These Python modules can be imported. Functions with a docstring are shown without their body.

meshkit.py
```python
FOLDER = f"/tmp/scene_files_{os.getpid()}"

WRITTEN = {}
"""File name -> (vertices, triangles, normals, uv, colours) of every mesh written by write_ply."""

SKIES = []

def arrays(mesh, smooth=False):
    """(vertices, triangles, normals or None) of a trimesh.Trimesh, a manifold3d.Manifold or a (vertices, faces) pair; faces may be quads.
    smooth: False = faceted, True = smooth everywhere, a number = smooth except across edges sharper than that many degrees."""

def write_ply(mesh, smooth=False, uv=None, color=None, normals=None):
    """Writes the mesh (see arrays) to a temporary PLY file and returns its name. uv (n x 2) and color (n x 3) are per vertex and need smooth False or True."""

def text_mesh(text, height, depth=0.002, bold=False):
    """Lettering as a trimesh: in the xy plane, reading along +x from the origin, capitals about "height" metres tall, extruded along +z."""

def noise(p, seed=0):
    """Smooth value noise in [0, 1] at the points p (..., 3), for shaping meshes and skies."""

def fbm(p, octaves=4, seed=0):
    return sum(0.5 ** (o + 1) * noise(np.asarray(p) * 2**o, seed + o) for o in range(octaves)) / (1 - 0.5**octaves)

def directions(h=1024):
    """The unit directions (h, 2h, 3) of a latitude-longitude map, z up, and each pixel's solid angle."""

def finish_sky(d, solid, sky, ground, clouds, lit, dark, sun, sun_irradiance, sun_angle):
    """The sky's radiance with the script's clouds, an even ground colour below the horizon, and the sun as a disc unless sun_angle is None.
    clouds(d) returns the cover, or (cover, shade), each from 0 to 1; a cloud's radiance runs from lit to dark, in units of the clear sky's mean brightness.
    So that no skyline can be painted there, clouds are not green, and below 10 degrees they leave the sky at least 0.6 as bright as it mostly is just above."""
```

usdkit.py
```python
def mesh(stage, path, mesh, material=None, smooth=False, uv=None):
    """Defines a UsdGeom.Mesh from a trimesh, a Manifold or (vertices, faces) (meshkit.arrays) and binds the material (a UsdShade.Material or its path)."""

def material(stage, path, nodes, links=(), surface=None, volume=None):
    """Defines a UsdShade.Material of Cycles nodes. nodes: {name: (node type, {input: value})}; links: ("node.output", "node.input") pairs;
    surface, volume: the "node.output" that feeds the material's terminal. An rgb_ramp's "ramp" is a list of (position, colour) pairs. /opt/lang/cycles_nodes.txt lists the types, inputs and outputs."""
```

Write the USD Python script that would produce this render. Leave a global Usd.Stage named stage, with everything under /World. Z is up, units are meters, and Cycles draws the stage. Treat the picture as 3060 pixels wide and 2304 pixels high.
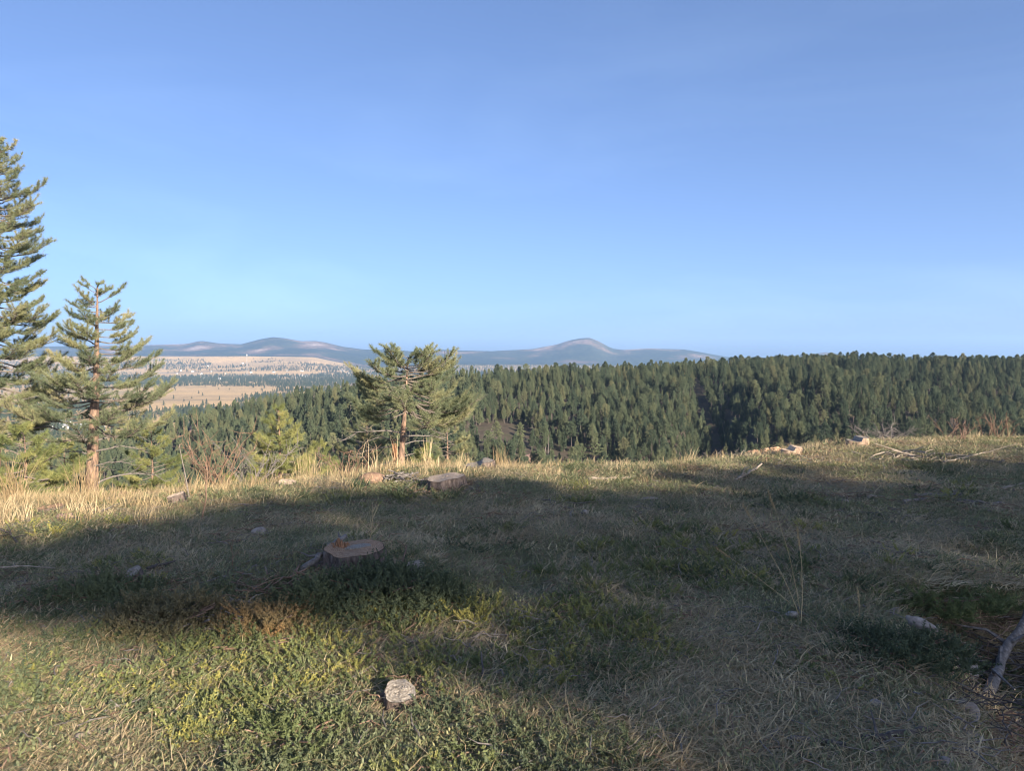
import math, numpy as np, trimesh
from pxr import Usd, UsdGeom, UsdLux, UsdShade, Gf, Sdf, Vt
import usdkit, meshkit

stage = Usd.Stage.CreateInMemory()
UsdGeom.SetStageUpAxis(stage, 'Z')
UsdGeom.SetStageMetersPerUnit(stage, 1.0)
world = UsdGeom.Xform.Define(stage, '/World')
stage.SetDefaultPrim(world.GetPrim())
UsdGeom.Scope.Define(stage, '/World/Looks')

# ------------------------------------------------------------------ camera, sky, sun, exposure
W, H, F, HOR = 1024, 772, 731.0, 356.0          # picture size, focal length and horizon row in pixels
EYE = 1.6
PITCH = math.atan((H / 2 - HOR) / F)
cam = UsdGeom.Camera.Define(stage, '/World/camera')
cam.CreateHorizontalApertureAttr(36.0)
cam.CreateFocalLengthAttr(36.0 * F / W)
cam.CreateVerticalApertureAttr(36.0 * H / W)
cam.CreateClippingRangeAttr(Gf.Vec2f(0.05, 60000))
cam.CreateExposureAttr(1.52)
cam.AddTranslateOp().Set(Gf.Vec3d(0, 0, EYE))
cam.AddRotateXOp().Set(90.0 - math.degrees(PITCH))

SUN_AZ, SUN_EL = math.radians(145.0), math.radians(18.0)
SUN_STRENGTH, SKY_STRENGTH = 1.25, 0.102
sun_dir = np.array([math.sin(SUN_AZ) * math.cos(SUN_EL), math.cos(SUN_AZ) * math.cos(SUN_EL), math.sin(SUN_EL)])
usdkit.material(stage, '/World/Looks/sky_air', {
    'sky': ('sky_texture', {'sky_type': 'single_scattering', 'sun_disc': False, 'sun_elevation': SUN_EL, 'sun_rotation': SUN_AZ,
                            'altitude': 1500.0, 'air_density': 0.6, 'aerosol_density': 6.0, 'ozone_density': 3.0}),
    'soft': ('gamma', {'gamma': 0.75}), 'tint': ('mix', {'mix_type': 'multiply', 'fac': 1.0, 'color2': (0.91, 1.005, 1.20)}),
    'tc': ('texture_coordinate', {}), 'wm': ('mapping', {'rotation': (0.0, 0.35, 0.6), 'scale': (1.0, 2.2, 5.0)}), 'wn': ('noise_texture', {'scale': 1.6, 'detail': 6.0, 'roughness': 0.55, 'distortion': 0.6}),
    'wr': ('rgb_ramp', {'ramp': [(0.48, (1, 1, 1)), (0.72, (1.16, 1.11, 1.05))]}), 'wisp': ('mix', {'mix_type': 'multiply', 'fac': 1.0}),
    'bg': ('background_shader', {'strength': SKY_STRENGTH})},
    [('sky.color', 'soft.color'), ('soft.color', 'tint.color1'), ('tc.generated', 'wm.vector'), ('wm.vector', 'wn.vector'), ('wn.fac', 'wr.fac'),
     ('tint.color', 'wisp.color1'), ('wr.color', 'wisp.color2'), ('wisp.color', 'bg.color')], surface='bg.background')
dome = UsdLux.DomeLight.Define(stage, '/World/sky')
UsdShade.MaterialBindingAPI.Apply(dome.GetPrim()).Bind(UsdShade.Material.Get(stage, '/World/Looks/sky_air'))
dome.GetPrim().SetCustomDataByKey('kind', 'structure')
sun = UsdLux.DistantLight.Define(stage, '/World/sun')
sun.CreateIntensityAttr(SUN_STRENGTH)
sun.CreateAngleAttr(0.5)
sun.CreateColorAttr(Gf.Vec3f(1.0, 0.87, 0.70))
sun.CreateNormalizeAttr(True)
sun.AddRotateXYZOp().Set(Gf.Vec3f(90 - math.degrees(SUN_EL), 0, 180 - math.degrees(SUN_AZ)))

# ------------------------------------------------------------------ helpers
rng = np.random.default_rng(7)
taken = {}

def numbered(parent, name):
    n = taken.get((parent, name), 0)
    taken[(parent, name)] = n + 1
    return f'{parent}/{name}' if n == 0 else f'{parent}/{name}_{n:03d}'

def tag(prim, label=None, cat=None, group=None, kind=None):
    for k, v in (('label', label), ('category', cat), ('group', group), ('kind', kind)):
        if v:
            prim.SetCustomDataByKey(k, v)
    return prim

def thing(name, label, cat, loc=(0, 0, 0), rotz=0.0, scale=None, group=None, tilt=None):
    x = UsdGeom.Xform.Define(stage, numbered('/World', name))
    x.AddTranslateOp().Set(Gf.Vec3d(*map(float, loc)))
    if tilt:
        x.AddRotateXYZOp().Set(Gf.Vec3f(*map(float, tilt)))
    if rotz:
        x.AddRotateZOp().Set(float(rotz))
    if scale is not None:
        x.AddScaleOp().Set(Gf.Vec3f(*(np.ones(3) * scale).astype(float).tolist()))
    return tag(x.GetPrim(), label, cat, group)

def part(parent, name, mesh, mat, smooth=False, label=None, kind=None):
    p = parent if isinstance(parent, str) else str(parent.GetPath())
    m = usdkit.mesh(stage, numbered(p, name), mesh, f'/World/Looks/{mat}', smooth=smooth)
    return tag(m.GetPrim(), label, None, None, kind)

def copy_of(src, name, label, cat, loc, rotz=0.0, scale=1.0, group=None):
    t = thing(name, label, cat, loc, rotz, scale, group)
    t.GetReferences().AddInternalReference(src)
    t.SetInstanceable(True)
    return t

def instancer(name, protos, pos, idx, rotz, scale, label=None, cat=None, tiltx=None, parent='/World'):
    """One counted-as-stuff object: protos = list of prim paths made under it by the caller."""
    pi = UsdGeom.PointInstancer.Get(stage, f'{parent}/{name}')
    pi.CreatePrototypesRel().SetTargets([Sdf.Path(p) for p in protos])
    n = len(pos)
    pi.CreatePositionsAttr(Vt.Vec3fArray.FromNumpy(np.asarray(pos, np.float32)))
    pi.CreateProtoIndicesAttr(Vt.IntArray.FromNumpy(np.asarray(idx, np.int32)))
    sc = np.asarray(scale, np.float32)
    if sc.ndim == 1:
        sc = np.repeat(sc[:, None], 3, 1)
    pi.CreateScalesAttr(Vt.Vec3fArray.FromNumpy(sc))
    a = np.asarray(rotz) / 2
    q = np.zeros((n, 4), np.float32)          # real last in memory order (x, y, z, w)
    t = np.zeros(n) if tiltx is None else np.asarray(tiltx) / 2
    q[:, 0] = np.cos(a) * np.sin(t); q[:, 1] = np.sin(a) * np.sin(t); q[:, 2] = np.sin(a) * np.cos(t); q[:, 3] = np.cos(a) * np.cos(t)
    pi.CreateOrientationsAttr(Vt.QuathArray([Gf.Quath(float(w), float(x), float(y), float(z)) for x, y, z, w in q]))
    return tag(pi.GetPrim(), label, cat, None, 'stuff')

def cat_meshes(ms):
    vs, fs, n = [], [], 0
    for v, f in ms:
        vs.append(v); fs.append(np.asarray(f) + n); n += len(v)
    return np.vstack(vs), np.vstack(fs)

def unit(v):
    v = np.asarray(v, float)
    return v / np.maximum(np.linalg.norm(v, axis=-1, keepdims=True), 1e-9)

def tube(points, radii, k=6, cap=True):
    """A tapering tube along a polyline."""
    P = np.asarray(points, float); n = len(P)
    R = np.broadcast_to(np.asarray(radii, float), (n,))
    T = unit(np.gradient(P, axis=0))
    up = np.array([0, 0, 1.0]) if abs(T[0, 2]) < 0.9 else np.array([1.0, 0, 0])
    rings = []
    for i in range(n):
        a = unit(np.cross(up, T[i])); b = np.cross(T[i], a); up = np.cross(T[i], a) if False else up
        th = np.arange(k) / k * 2 * np.pi
        rings.append(P[i] + R[i] * (np.cos(th)[:, None] * a + np.sin(th)[:, None] * b))
    v = np.vstack(rings)
    i, j = np.meshgrid(np.arange(n - 1), np.arange(k), indexing='ij')
    a = i * k + j; b = i * k + (j + 1) % k
    f = np.vstack([np.stack([a, b, b + k], -1).reshape(-1, 3), np.stack([a, b + k, a + k], -1).reshape(-1, 3)])
    if cap:
        c0, c1 = len(v), len(v) + 1
        v = np.vstack([v, P[:1], P[-1:]])
        jj = np.arange(k); jn = (jj + 1) % k
        f = np.vstack([f, np.stack([np.full(k, c0), jn, jj], -1), np.stack([np.full(k, c1), (n - 1) * k + jj, (n - 1) * k + jn], -1)])
    return v, f

def fbm2(x, y, s, seed=0, oct=4):
    return meshkit.fbm(np.stack([np.asarray(x) * s + 100, np.asarray(y) * s + 100, np.zeros_like(np.asarray(x, float)) + 0.5], -1), oct, seed)

def smooth(t):
    t = np.clip(t, 0, 1)
    return t * t * (3 - 2 * t)

# ------------------------------------------------------------------ the lie of the land
EDGE = np.array([[-1.3, 5.9], [-0.70, 6.95], [-0.48, 7.6], [-0.255, 8.75], [-0.15, 9.55], [0.2, 10.05], [0.31, 10.8], [0.47, 12.7], [0.57, 13.2], [0.70, 13.4], [1.3, 13.4]])
KS = np.array([[-1.3, .23], [-0.70, .205], [-0.48, .20], [-0.255, .18], [-0.15, .165], [0.2, .165], [0.31, .155], [0.47, .14], [0.57, .135], [1.3, .135]])
CREST = np.array([[-1.3, 455], [-0.7, 446], [-0.6, 438], [-0.447, 411], [-0.32, 392], [-0.19, 376], [-0.093, 368], [0, 367], [0.14, 366], [0.21, 363], [0.28, 360], [0.36, 358], [0.46, 356], [0.55, 358], [0.7, 358], [1.3, 358]])
CREST_D, PLAIN = 450.0, -118.0
SKYLINE = np.array([[-1.4, 356], [-0.68, 356.5], [-0.49, 354.6], [-0.445, 353.6], [-0.425, 350.3], [-0.40, 353], [-0.37, 353.8], [-0.345, 349], [-0.327, 346.5], [-0.31, 347.6], [-0.288, 350.4], [-0.257, 349.5], [-0.23, 351], [-0.19, 350], [-0.155, 350.6],
                    [-0.118, 353], [-0.10, 350], [-0.068, 351], [-0.03, 351.6], [0.028, 349.6], [0.06, 345.2], [0.078, 341], [0.095, 338.6], [0.106, 338.3], [0.117, 341.2], [0.136, 349.0], [0.152, 350.4], [0.186, 349], [0.237, 350], [0.275, 355], [0.30, 358], [0.40, 358], [0.415, 354], [0.43, 352.6], [0.445, 354], [0.46, 358], [1.4, 359]])

def lump(x, y, cx, cy, r, h):
    return h * np.exp(-((x - cx) ** 2 + (y - cy) ** 2) / (r * r))

def height(x, y):
    x = np.asarray(x, float); y = np.asarray(y, float)
    yy = np.maximum(y, 1.0)
    b = np.clip(x / np.maximum(yy, 3.0), -1.3, 1.3)
    # hilltop the photographer stands on
    r = np.maximum(y - np.interp(b, EDGE[:, 0], EDGE[:, 1]), 0.0)
    k = np.interp(b, KS[:, 0], KS[:, 1])
    drop = (k + 0.012) * (np.sqrt(r * r + 1.0) - 1) + 0.0017 * r * r
    near = -drop
    fade = np.exp(-np.maximum(y - 25, 0) / 25.0)
    near = near + fade * (0.16 * (fbm2(x, y, 0.35, 3, 3) - 0.5) + 0.07 * (fbm2(x, y, 1.6, 5, 3) - 0.5) + 0.075 * (fbm2(x, y, 5.2, 6, 2) - 0.5) * np.exp(-np.maximum(y, 0) / 12.0))
    near = near + fade * np.where(y > 0, 0, 0.0)
    # hollow with bare roots at the right, low banks near the big stump
    hol = smooth((x - 1.55 - 0.35 * (y - 2.6)) / 0.75) * smooth((5.1 - y) / 0.55) * smooth((y - 0.2) / 1.0)
    near = near - 0.42 * hol * np.where(x < 6, 1, np.exp(-(x - 6)))
    near = near + lump(x, y, -1.25, 5.35, 0.8, 0.10) + lump(x, y, 2.9, 5.2, 0.6, 0.06)
    # wooded spur across the valley
    bb = np.clip(x / np.maximum(yy, 40.0), -1.3, 1.3)
    ctop = EYE - (np.interp(bb, CREST[:, 0], CREST[:, 1]) - HOR) / F * CREST_D - 10.9
    s = CREST_D - y
    ridg = 5.5 * np.sin(x / 33.0 + 1.1 + y / 160.0) + 3.5 * np.sin(x / 17.0 + y / 70.0)
    ravine = -12.0 * np.exp(-((x - 0.262 * y - 6 * np.sin(y / 40.0)) / 13.0) ** 2) * smooth((440 - y) / 90.0)
    up = ctop - 0.115 * np.maximum(s, 0) - 0.00012 * np.maximum(s, 0) ** 2 + (ridg * 0.5 + ravine) * smooth(s / 120.0) + 5 * (fbm2(x, y, 1 / 60.0, 9, 3) - 0.5)
    fall = np.interp(bb, [-0.5, -0.1, 0.35], [0.22, 0.09, 0.015])
    down = ctop - fall * np.maximum(-s, 0)
    far = np.where(s > 0, up, down)
    plain = PLAIN + 5 * (fbm2(x, y, 1 / 400.0, 11, 3) - 0.5) + 0.0
    # tan mesa on the left, 4.6 to 6.5 km out
    mesa = smooth((y - 4300 - 900 * (fbm2(x, y, 1 / 900.0, 15, 3) - 0.5)) / 1500.0) * np.interp(bb, [-1.3, -0.36, -0.27, -0.20], [1, 1, .93, 0])
    low = (0.55 + 0.45 * smooth((y - 5600) / 500.0 + (fbm2(x, y, 1 / 500.0, 16, 3) - 0.5)))
    plain = plain + 112 * mesa * low
    # mountains
    m = smooth((y - 6600) / 2400.0)
    sk = EYE - (np.interp(bb, SKYLINE[:, 0], SKYLINE[:, 1]) - HOR) / F * 9000.0
    mt = (sk - PLAIN) * (m ** 1.25) * (1 + 0.55 * (fbm2(x, y, 1 / 900.0, 21, 4) - 0.5) * (1 - m) * 4 * m)
    mt = mt + 80 * (meshkit.fbm(np.stack([x / 420.0 + 90, y / 700.0, 0 * x + .3], -1), 4, 23) - 0.5) * smooth(m * 4) * smooth((1 - m) * 5)
    mt = np.where(y > 9000, (sk - PLAIN) * np.maximum(1 - (y - 9000) / 4000.0, 0.3), mt)
    foot = 60 * smooth((y - 5200) / 1100.0) * smooth((8200 - y) / 1500.0) * fbm2(x, y, 1 / 1300.0, 31, 3) * np.interp(bb, [-1.3, -0.25, -0.1, 0.1], [0, 0, 1, 1])
    plain = np.maximum(plain + mt * np.where(y > 6600, 1, 0), PLAIN - 6) + foot
    far2 = np.maximum(far, plain) + 2.0 * np.exp(-np.abs(far - plain) / 4.0)
    far2 = np.where(y > 130, far2, np.minimum(far2, far + 50))
    d = near - far2
    h = np.where(y < 60, near, np.where(y > 320, far2, 0.5 * (near + far2 + np.sqrt(d * d + 36.0))))
    return h

def ray(px, py):
    d = np.array([(px - W / 2) / F, -(py - H / 2) / F, -1.0])
    c, s = math.cos(math.pi / 2 - PITCH), math.sin(math.pi / 2 - PITCH)
    d = np.array([d[0], c * d[1] - s * d[2], s * d[1] + c * d[2]])
    return d / d[1]

def at(px, py, y0=1.5, y1=40.0):
    """The point of the ground behind a pixel of the photograph."""
    d = ray(px, py)
    ys = np.linspace(y0, y1, 4000)
    if y1 <= 40:                                   # on the hilltop: no farther than its visible rim
        rows = (EYE - height(d[0] * ys, ys)) / ys
        ys = ys[:max(rows.argmin(), 10)]
        y1 = ys[-1]
    gap = EYE + d[2] * ys - height(d[0] * ys, ys)
    hit = np.nonzero(gap < 0)[0]
    yv = ys[hit[0]] if len(hit) else y1
    x = d[0] * yv
    return np.array([x, yv, float(height(x, yv))])

def above(px, py, y):
    """The point at depth y behind a pixel."""
    d = ray(px, py)
    return np.array([d[0] * y, y, EYE + d[2] * y])

# ------------------------------------------------------------------ materials
def mat(name, nodes, links, surface=None, volume=None):
    usdkit.material(stage, f'/World/Looks/{name}', nodes, links, surface, volume)

def foliage(name, stops, noise_scale=1.2, trans=0.25, rough=0.6, spec=0.25, leaf_var=0.35, isl=0.30):
    """Leaf colour: a ramp over each plant's random number and a soft clump noise; some light passes through."""
    mat(name, {
        'oi': ('object_info', {}), 'geo': ('geometry', {}),
        'n': ('noise_texture', {'scale': noise_scale, 'detail': 3.0}),
        'add': ('math', {'math_type': 'multiply_add', 'value2': leaf_var * 2, 'value3': -leaf_var}),
        'isl': ('math', {'math_type': 'multiply_add', 'value2': isl, 'value3': -isl / 2}),
        's': ('math', {'math_type': 'add'}), 's2': ('math', {'math_type': 'add'}),
        'r': ('rgb_ramp', {'ramp': stops}),
        'p': ('principled_bsdf', {'roughness': rough, 'specular_ior_level': spec}),
        't': ('translucent_bsdf', {}), 'mx': ('mix_closure', {'fac': trans})},
        [('geo.position', 'n.vector'), ('n.fac', 'add.value1'), ('oi.random', 's.value1'), ('add.value', 's.value2'),
         ('geo.random_per_island', 'isl.value1'), ('s.value', 's2.value1'), ('isl.value', 's2.value2'), ('s2.value', 'r.fac'),
         ('r.color', 'p.base_color'), ('r.color', 't.color'), ('p.BSDF', 'mx.closure1'), ('t.BSDF', 'mx.closure2')], 'mx.closure')

def rough_mat(name, stops, scale=8.0, stretch=(1, 1, 1), detail=6.0, bump=0.4, dist=0.01, rough=0.85, coord='position', spec=0.2, distortion=0.0):
    mat(name, {
        'geo': ('geometry', {}), 'tc': ('texture_coordinate', {}), 'map': ('mapping', {'scale': stretch}),
        'n': ('noise_texture', {'scale': scale, 'detail': detail, 'roughness': 0.62, 'distortion': distortion}),
        'r': ('rgb_ramp', {'ramp': stops}), 'bp': ('bump', {'strength': bump, 'distance': dist}),
        'p': ('principled_bsdf', {'roughness': rough, 'specular_ior_level': spec})},
        [('geo.position' if coord == 'position' else 'tc.object', 'map.vector'), ('map.vector', 'n.vector'), ('n.fac', 'r.fac'), ('r.color', 'p.base_color'),
         ('n.fac', 'bp.height'), ('bp.normal', 'p.normal')], 'p.BSDF')

# ground of the hilltop: brown litter, straw and moss-green mottling
mat('hilltop_soil', {
    'geo': ('geometry', {}), 'a': ('noise_texture', {'scale': 0.9, 'detail': 5.0}), 'b': ('noise_texture', {'scale': 22.0, 'detail': 6.0, 'roughness': 0.7}),
    'ra': ('rgb_ramp', {'ramp': [(0.3, (.17, .13, .085)), (0.5, (.27, .215, .135)), (0.7, (.20, .19, .10))]}),
    'rb': ('rgb_ramp', {'ramp': [(0.3, (.35, .33, .30)), (0.55, (1, 1, 1)), (0.75, (1.7, 1.6, 1.4))]}),
    'm': ('mix', {'mix_type': 'multiply', 'fac': 1.0}), 'bp': ('bump', {'strength': 0.8, 'distance': 0.02}), 'p': ('principled_bsdf', {'roughness': 0.95, 'specular_ior_level': 0.1})},
    [('geo.position', 'a.vector'), ('geo.position', 'b.vector'), ('a.fac', 'ra.fac'), ('b.fac', 'rb.fac'), ('ra.color', 'm.color1'), ('rb.color', 'm.color2'),
     ('m.color', 'p.base_color'), ('b.fac', 'bp.height'), ('bp.normal', 'p.normal')], 'p.BSDF')
rough_mat('forest_floor', [(0.3, (.045, .038, .028)), (0.5, (.085, .068, .05)), (0.62, (.06, .058, .032)), (0.75, (.15, .115, .09))], scale=0.12, bump=0.5, dist=0.6)
# the plain: dry tan pasture, darker scrub
mat('pasture', {
    'geo': ('geometry', {}), 'a': ('noise_texture', {'scale': 0.0022, 'detail': 6.0}), 'b': ('noise_texture', {'scale': 0.02, 'detail': 6.0, 'roughness': 0.65}),
    'mp': ('mapping', {'scale': (0.5, 1.6, 1)}),
    'ra': ('rgb_ramp', {'ramp': [(0.3, (.27, .205, .125)), (0.48, (.54, .37, .185)), (0.6, (.45, .32, .165)), (0.72, (.23, .205, .12))]}),
    'rb': ('rgb_ramp', {'ramp': [(0.3, (.78, .80, .80)), (0.5, (1, 1, 1)), (0.75, (1.08, 1.06, 1.03))]}),
    'm': ('mix', {'mix_type': 'multiply', 'fac': 1.0}), 'p': ('principled_bsdf', {'roughness': 0.95, 'specular_ior_level': 0.1})},
    [('geo.position', 'mp.vector'), ('mp.vector', 'a.vector'), ('geo.position', 'b.vector'), ('a.fac', 'ra.fac'), ('b.fac', 'rb.fac'), ('ra.color', 'm.color1'), ('rb.color', 'm.color2'), ('m.color', 'p.base_color')], 'p.BSDF')
# mountains: dark pine cover with bare pink rock and pale scree in places
mat('mountain_cover', {
    'geo': ('geometry', {}), 'a': ('noise_texture', {'scale': 0.0016, 'detail': 8.0, 'roughness': 0.62}), 'b': ('noise_texture', {'scale': 0.022, 'detail': 6.0, 'roughness': 0.75}),
    'sep': ('separate_xyz', {}), 'hi': ('map_range', {'clamp': True, 'from_min': -40.0, 'from_max': 220.0, 'to_min': -0.06, 'to_max': 0.10}), 'ad': ('math', {'math_type': 'add'}),
    'ra': ('rgb_ramp', {'ramp': [(0.36, (.035, .050, .036)), (0.52, (.055, .066, .045)), (0.60, (.20, .14, .105)), (0.70, (.40, .32, .27))]}),
    'rb': ('rgb_ramp', {'ramp': [(0.3, (.35, .36, .38)), (0.5, (1, 1, 1)), (0.66, (1.5, 1.4, 1.3)), (0.76, (3.2, 3.0, 3.0))]}),
    'm': ('mix', {'mix_type': 'multiply', 'fac': 1.0}), 'bp': ('bump', {'strength': 1.0, 'distance': 18.0}), 'p': ('principled_bsdf', {'roughness': 0.95, 'specular_ior_level': 0.05})},
    [('geo.position', 'a.vector'), ('geo.position', 'b.vector'), ('geo.position', 'sep.vector'), ('sep.z', 'hi.value'), ('a.fac', 'ad.value1'), ('hi.result', 'ad.value2'), ('ad.value', 'ra.fac'),
     ('b.fac', 'rb.fac'), ('ra.color', 'm.color1'), ('rb.color', 'm.color2'), ('m.color', 'p.base_color'), ('b.fac', 'bp.height'), ('bp.normal', 'p.normal')], 'p.BSDF')

foliage('forest_needles', [(0.0, (.068, .092, .056)), (0.35, (.105, .130, .072)), (0.7, (.145, .160, .084)), (1.0, (.215, .195, .10))], noise_scale=0.02, trans=0.12, leaf_var=0.25)
foliage('plain_needles', [(0.0, (.045, .068, .045)), (0.5, (.068, .088, .052)), (1.0, (.10, .11, .065))], noise_scale=0.004, trans=0.1, leaf_var=0.25)
foliage('pine_needles', [(0.0, (.155, .185, .105)), (0.4, (.225, .245, .13)), (0.75, (.30, .295, .15)), (1.0, (.38, .345, .19))], noise_scale=1.3, trans=0.38, leaf_var=0.55)
foliage('young_needles', [(0.0, (.17, .20, .075)), (0.4, (.25, .265, .095)), (0.75, (.33, .325, .12)), (1.0, (.42, .38, .16))], noise_scale=1.3, trans=0.38, leaf_var=0.5)
foliage('green_blades', [(0.0, (.15, .165, .085)), (0.35, (.235, .24, .115)), (0.65, (.33, .305, .145)), (1.0, (.42, .365, .20))], noise_scale=1.5, trans=0.3, leaf_var=0.3, isl=0.9)
foliage('straw_blades', [(0.0, (.29, .23, .14)), (0.35, (.46, .375, .225)), (0.7, (.61, .515, .33)), (1.0, (.72, .63, .45))], noise_scale=1.0, trans=0.2, leaf_var=0.3, isl=0.9)
foliage('tall_straw', [(0.0, (.30, .22, .12)), (0.5, (.44, .34, .19)), (1.0, (.55, .44, .27))], noise_scale=2.0, trans=0.25, leaf_var=0.3)
foliage('juniper_green', [(0.0, (.12, .145, .060)), (0.35, (.215, .225, .075)), (0.7, (.34, .305, .09)), (1.0, (.44, .35, .12))], noise_scale=2.2, trans=0.2, leaf_var=0.35, isl=0.7)
foliage('juniper_dark', [(0.0, (.08, .10, .055)), (0.5, (.14, .155, .075)), (0.85, (.21, .21, .095)), (1.0, (.30, .20, .10))], noise_scale=5.0, trans=0.15, leaf_var=0.45, isl=0.7)
foliage('juniper_brown', [(0.0, (.13, .12, .065)), (0.4, (.22, .165, .08)), (0.75, (.34, .19, .075)), (1.0, (.52, .25, .07))], noise_scale=4.0, trans=0.15, leaf_var=0.5, isl=0.7)
foliage('dead_needles', [(0.0, (.18, .085, .045)), (0.5, (.31, .14, .06)), (1.0, (.45, .22, .09))], noise_scale=3.0, trans=0.15, leaf_var=0.4)
foliage('weed_leaf', [(0.0, (.075, .10, .055)), (0.5, (.15, .17, .09)), (1.0, (.27, .27, .16))], noise_scale=6.0, trans=0.3, leaf_var=0.3)
rough_mat('pine_bark', [(0.3, (.055, .040, .032)), (0.48, (.17, .115, .085)), (0.62, (.28, .175, .12)), (0.8, (.36, .25, .18))], scale=14.0, stretch=(1, 1, 0.28), bump=0.9, dist=0.03)
rough_mat('branch_bark', [(0.3, (.07, .058, .050)), (0.55, (.15, .125, .105)), (0.75, (.26, .22, .185))], scale=18.0, bump=0.5, dist=0.01)
rough_mat('broken_wood', [(0.3, (.15, .075, .04)), (0.55, (.27, .145, .08)), (0.75, (.38, .24, .145))], scale=30.0, stretch=(1, 1, 0.08), bump=0.7, dist=0.02)
rough_mat('stump_bark', [(0.3, (.045, .036, .032)), (0.5, (.12, .092, .078)), (0.68, (.20, .155, .13)), (0.82, (.30, .25, .22))], scale=34.0, stretch=(1, 1, 0.3), bump=1.0, dist=0.012)
rough_mat('grey_stick', [(0.3, (.075, .065, .058)), (0.55, (.17, .15, .135)), (0.75, (.29, .26, .235))], scale=40.0, bump=0.5, dist=0.004)
rough_mat('pale_stick', [(0.3, (.13, .105, .08)), (0.5, (.25, .205, .16)), (0.75, (.40, .345, .285))], scale=40.0, bump=0.5, dist=0.004)
rough_mat('dark_stick', [(0.3, (.035, .030, .028)), (0.55, (.085, .072, .065)), (0.75, (.16, .14, .125))], scale=40.0, bump=0.6, dist=0.005)
rough_mat('brown_twig', [(0.3, (.10, .06, .04)), (0.55, (.20, .13, .09)), (0.75, (.30, .21, .15))], scale=40.0, bump=0.4, dist=0.004)
rough_mat('weathered_bark', [(0.3, (.15, .105, .075)), (0.5, (.30, .215, .155)), (0.7, (.42, .32, .24))], scale=30.0, stretch=(1, 1, 0.1), bump=0.7, dist=0.012)
rough_mat('pale_rock', [(0.3, (.13, .11, .095)), (0.5, (.24, .205, .18)), (0.7, (.37, .325, .29))], scale=26.0, bump=0.7, dist=0.012)
rough_mat('light_rock', [(0.3, (.24, .205, .185)), (0.5, (.38, .335, .30)), (0.7, (.52, .47, .43))], scale=30.0, bump=0.7, dist=0.010)
rough_mat('red_rock', [(0.3, (.20, .12, .095)), (0.5, (.34, .22, .175)), (0.7, (.45, .33, .27))], scale=0.8, bump=0.7, dist=0.15)
rough_mat('wood_chips', [(0.3, (.22, .13, .08)), (0.5, (.40, .25, .16)), (0.7, (.52, .36, .25))], scale=30.0, bump=0.4, dist=0.004)
rough_mat('white_siding', [(0.2, (.50, .49, .47)), (0.8, (.62, .61, .59))], scale=0.3, bump=0.0)
rough_mat('roof_dark', [(0.2, (.14, .13, .13)), (0.8, (.24, .22, .21))], scale=0.3, bump=0.0)
rough_mat('roof_light', [(0.2, (.30, .30, .31)), (0.8, (.42, .42, .42))], scale=0.3, bump=0.0)
rough_mat('gravel_road', [(0.3, (.34, .30, .25)), (0.7, (.46, .41, .35))], scale=0.6, bump=0.2)
rough_mat('galvanised', [(0.3, (.22, .22, .22)), (0.7, (.34, .34, .34))], scale=0.5, bump=0.0, rough=0.5, spec=0.5)
rough_mat('window_dark', [(0.3, (.02, .022, .026)), (0.7, (.04, .042, .05))], scale=0.5, bump=0.0, rough=0.2, spec=0.5)

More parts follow.
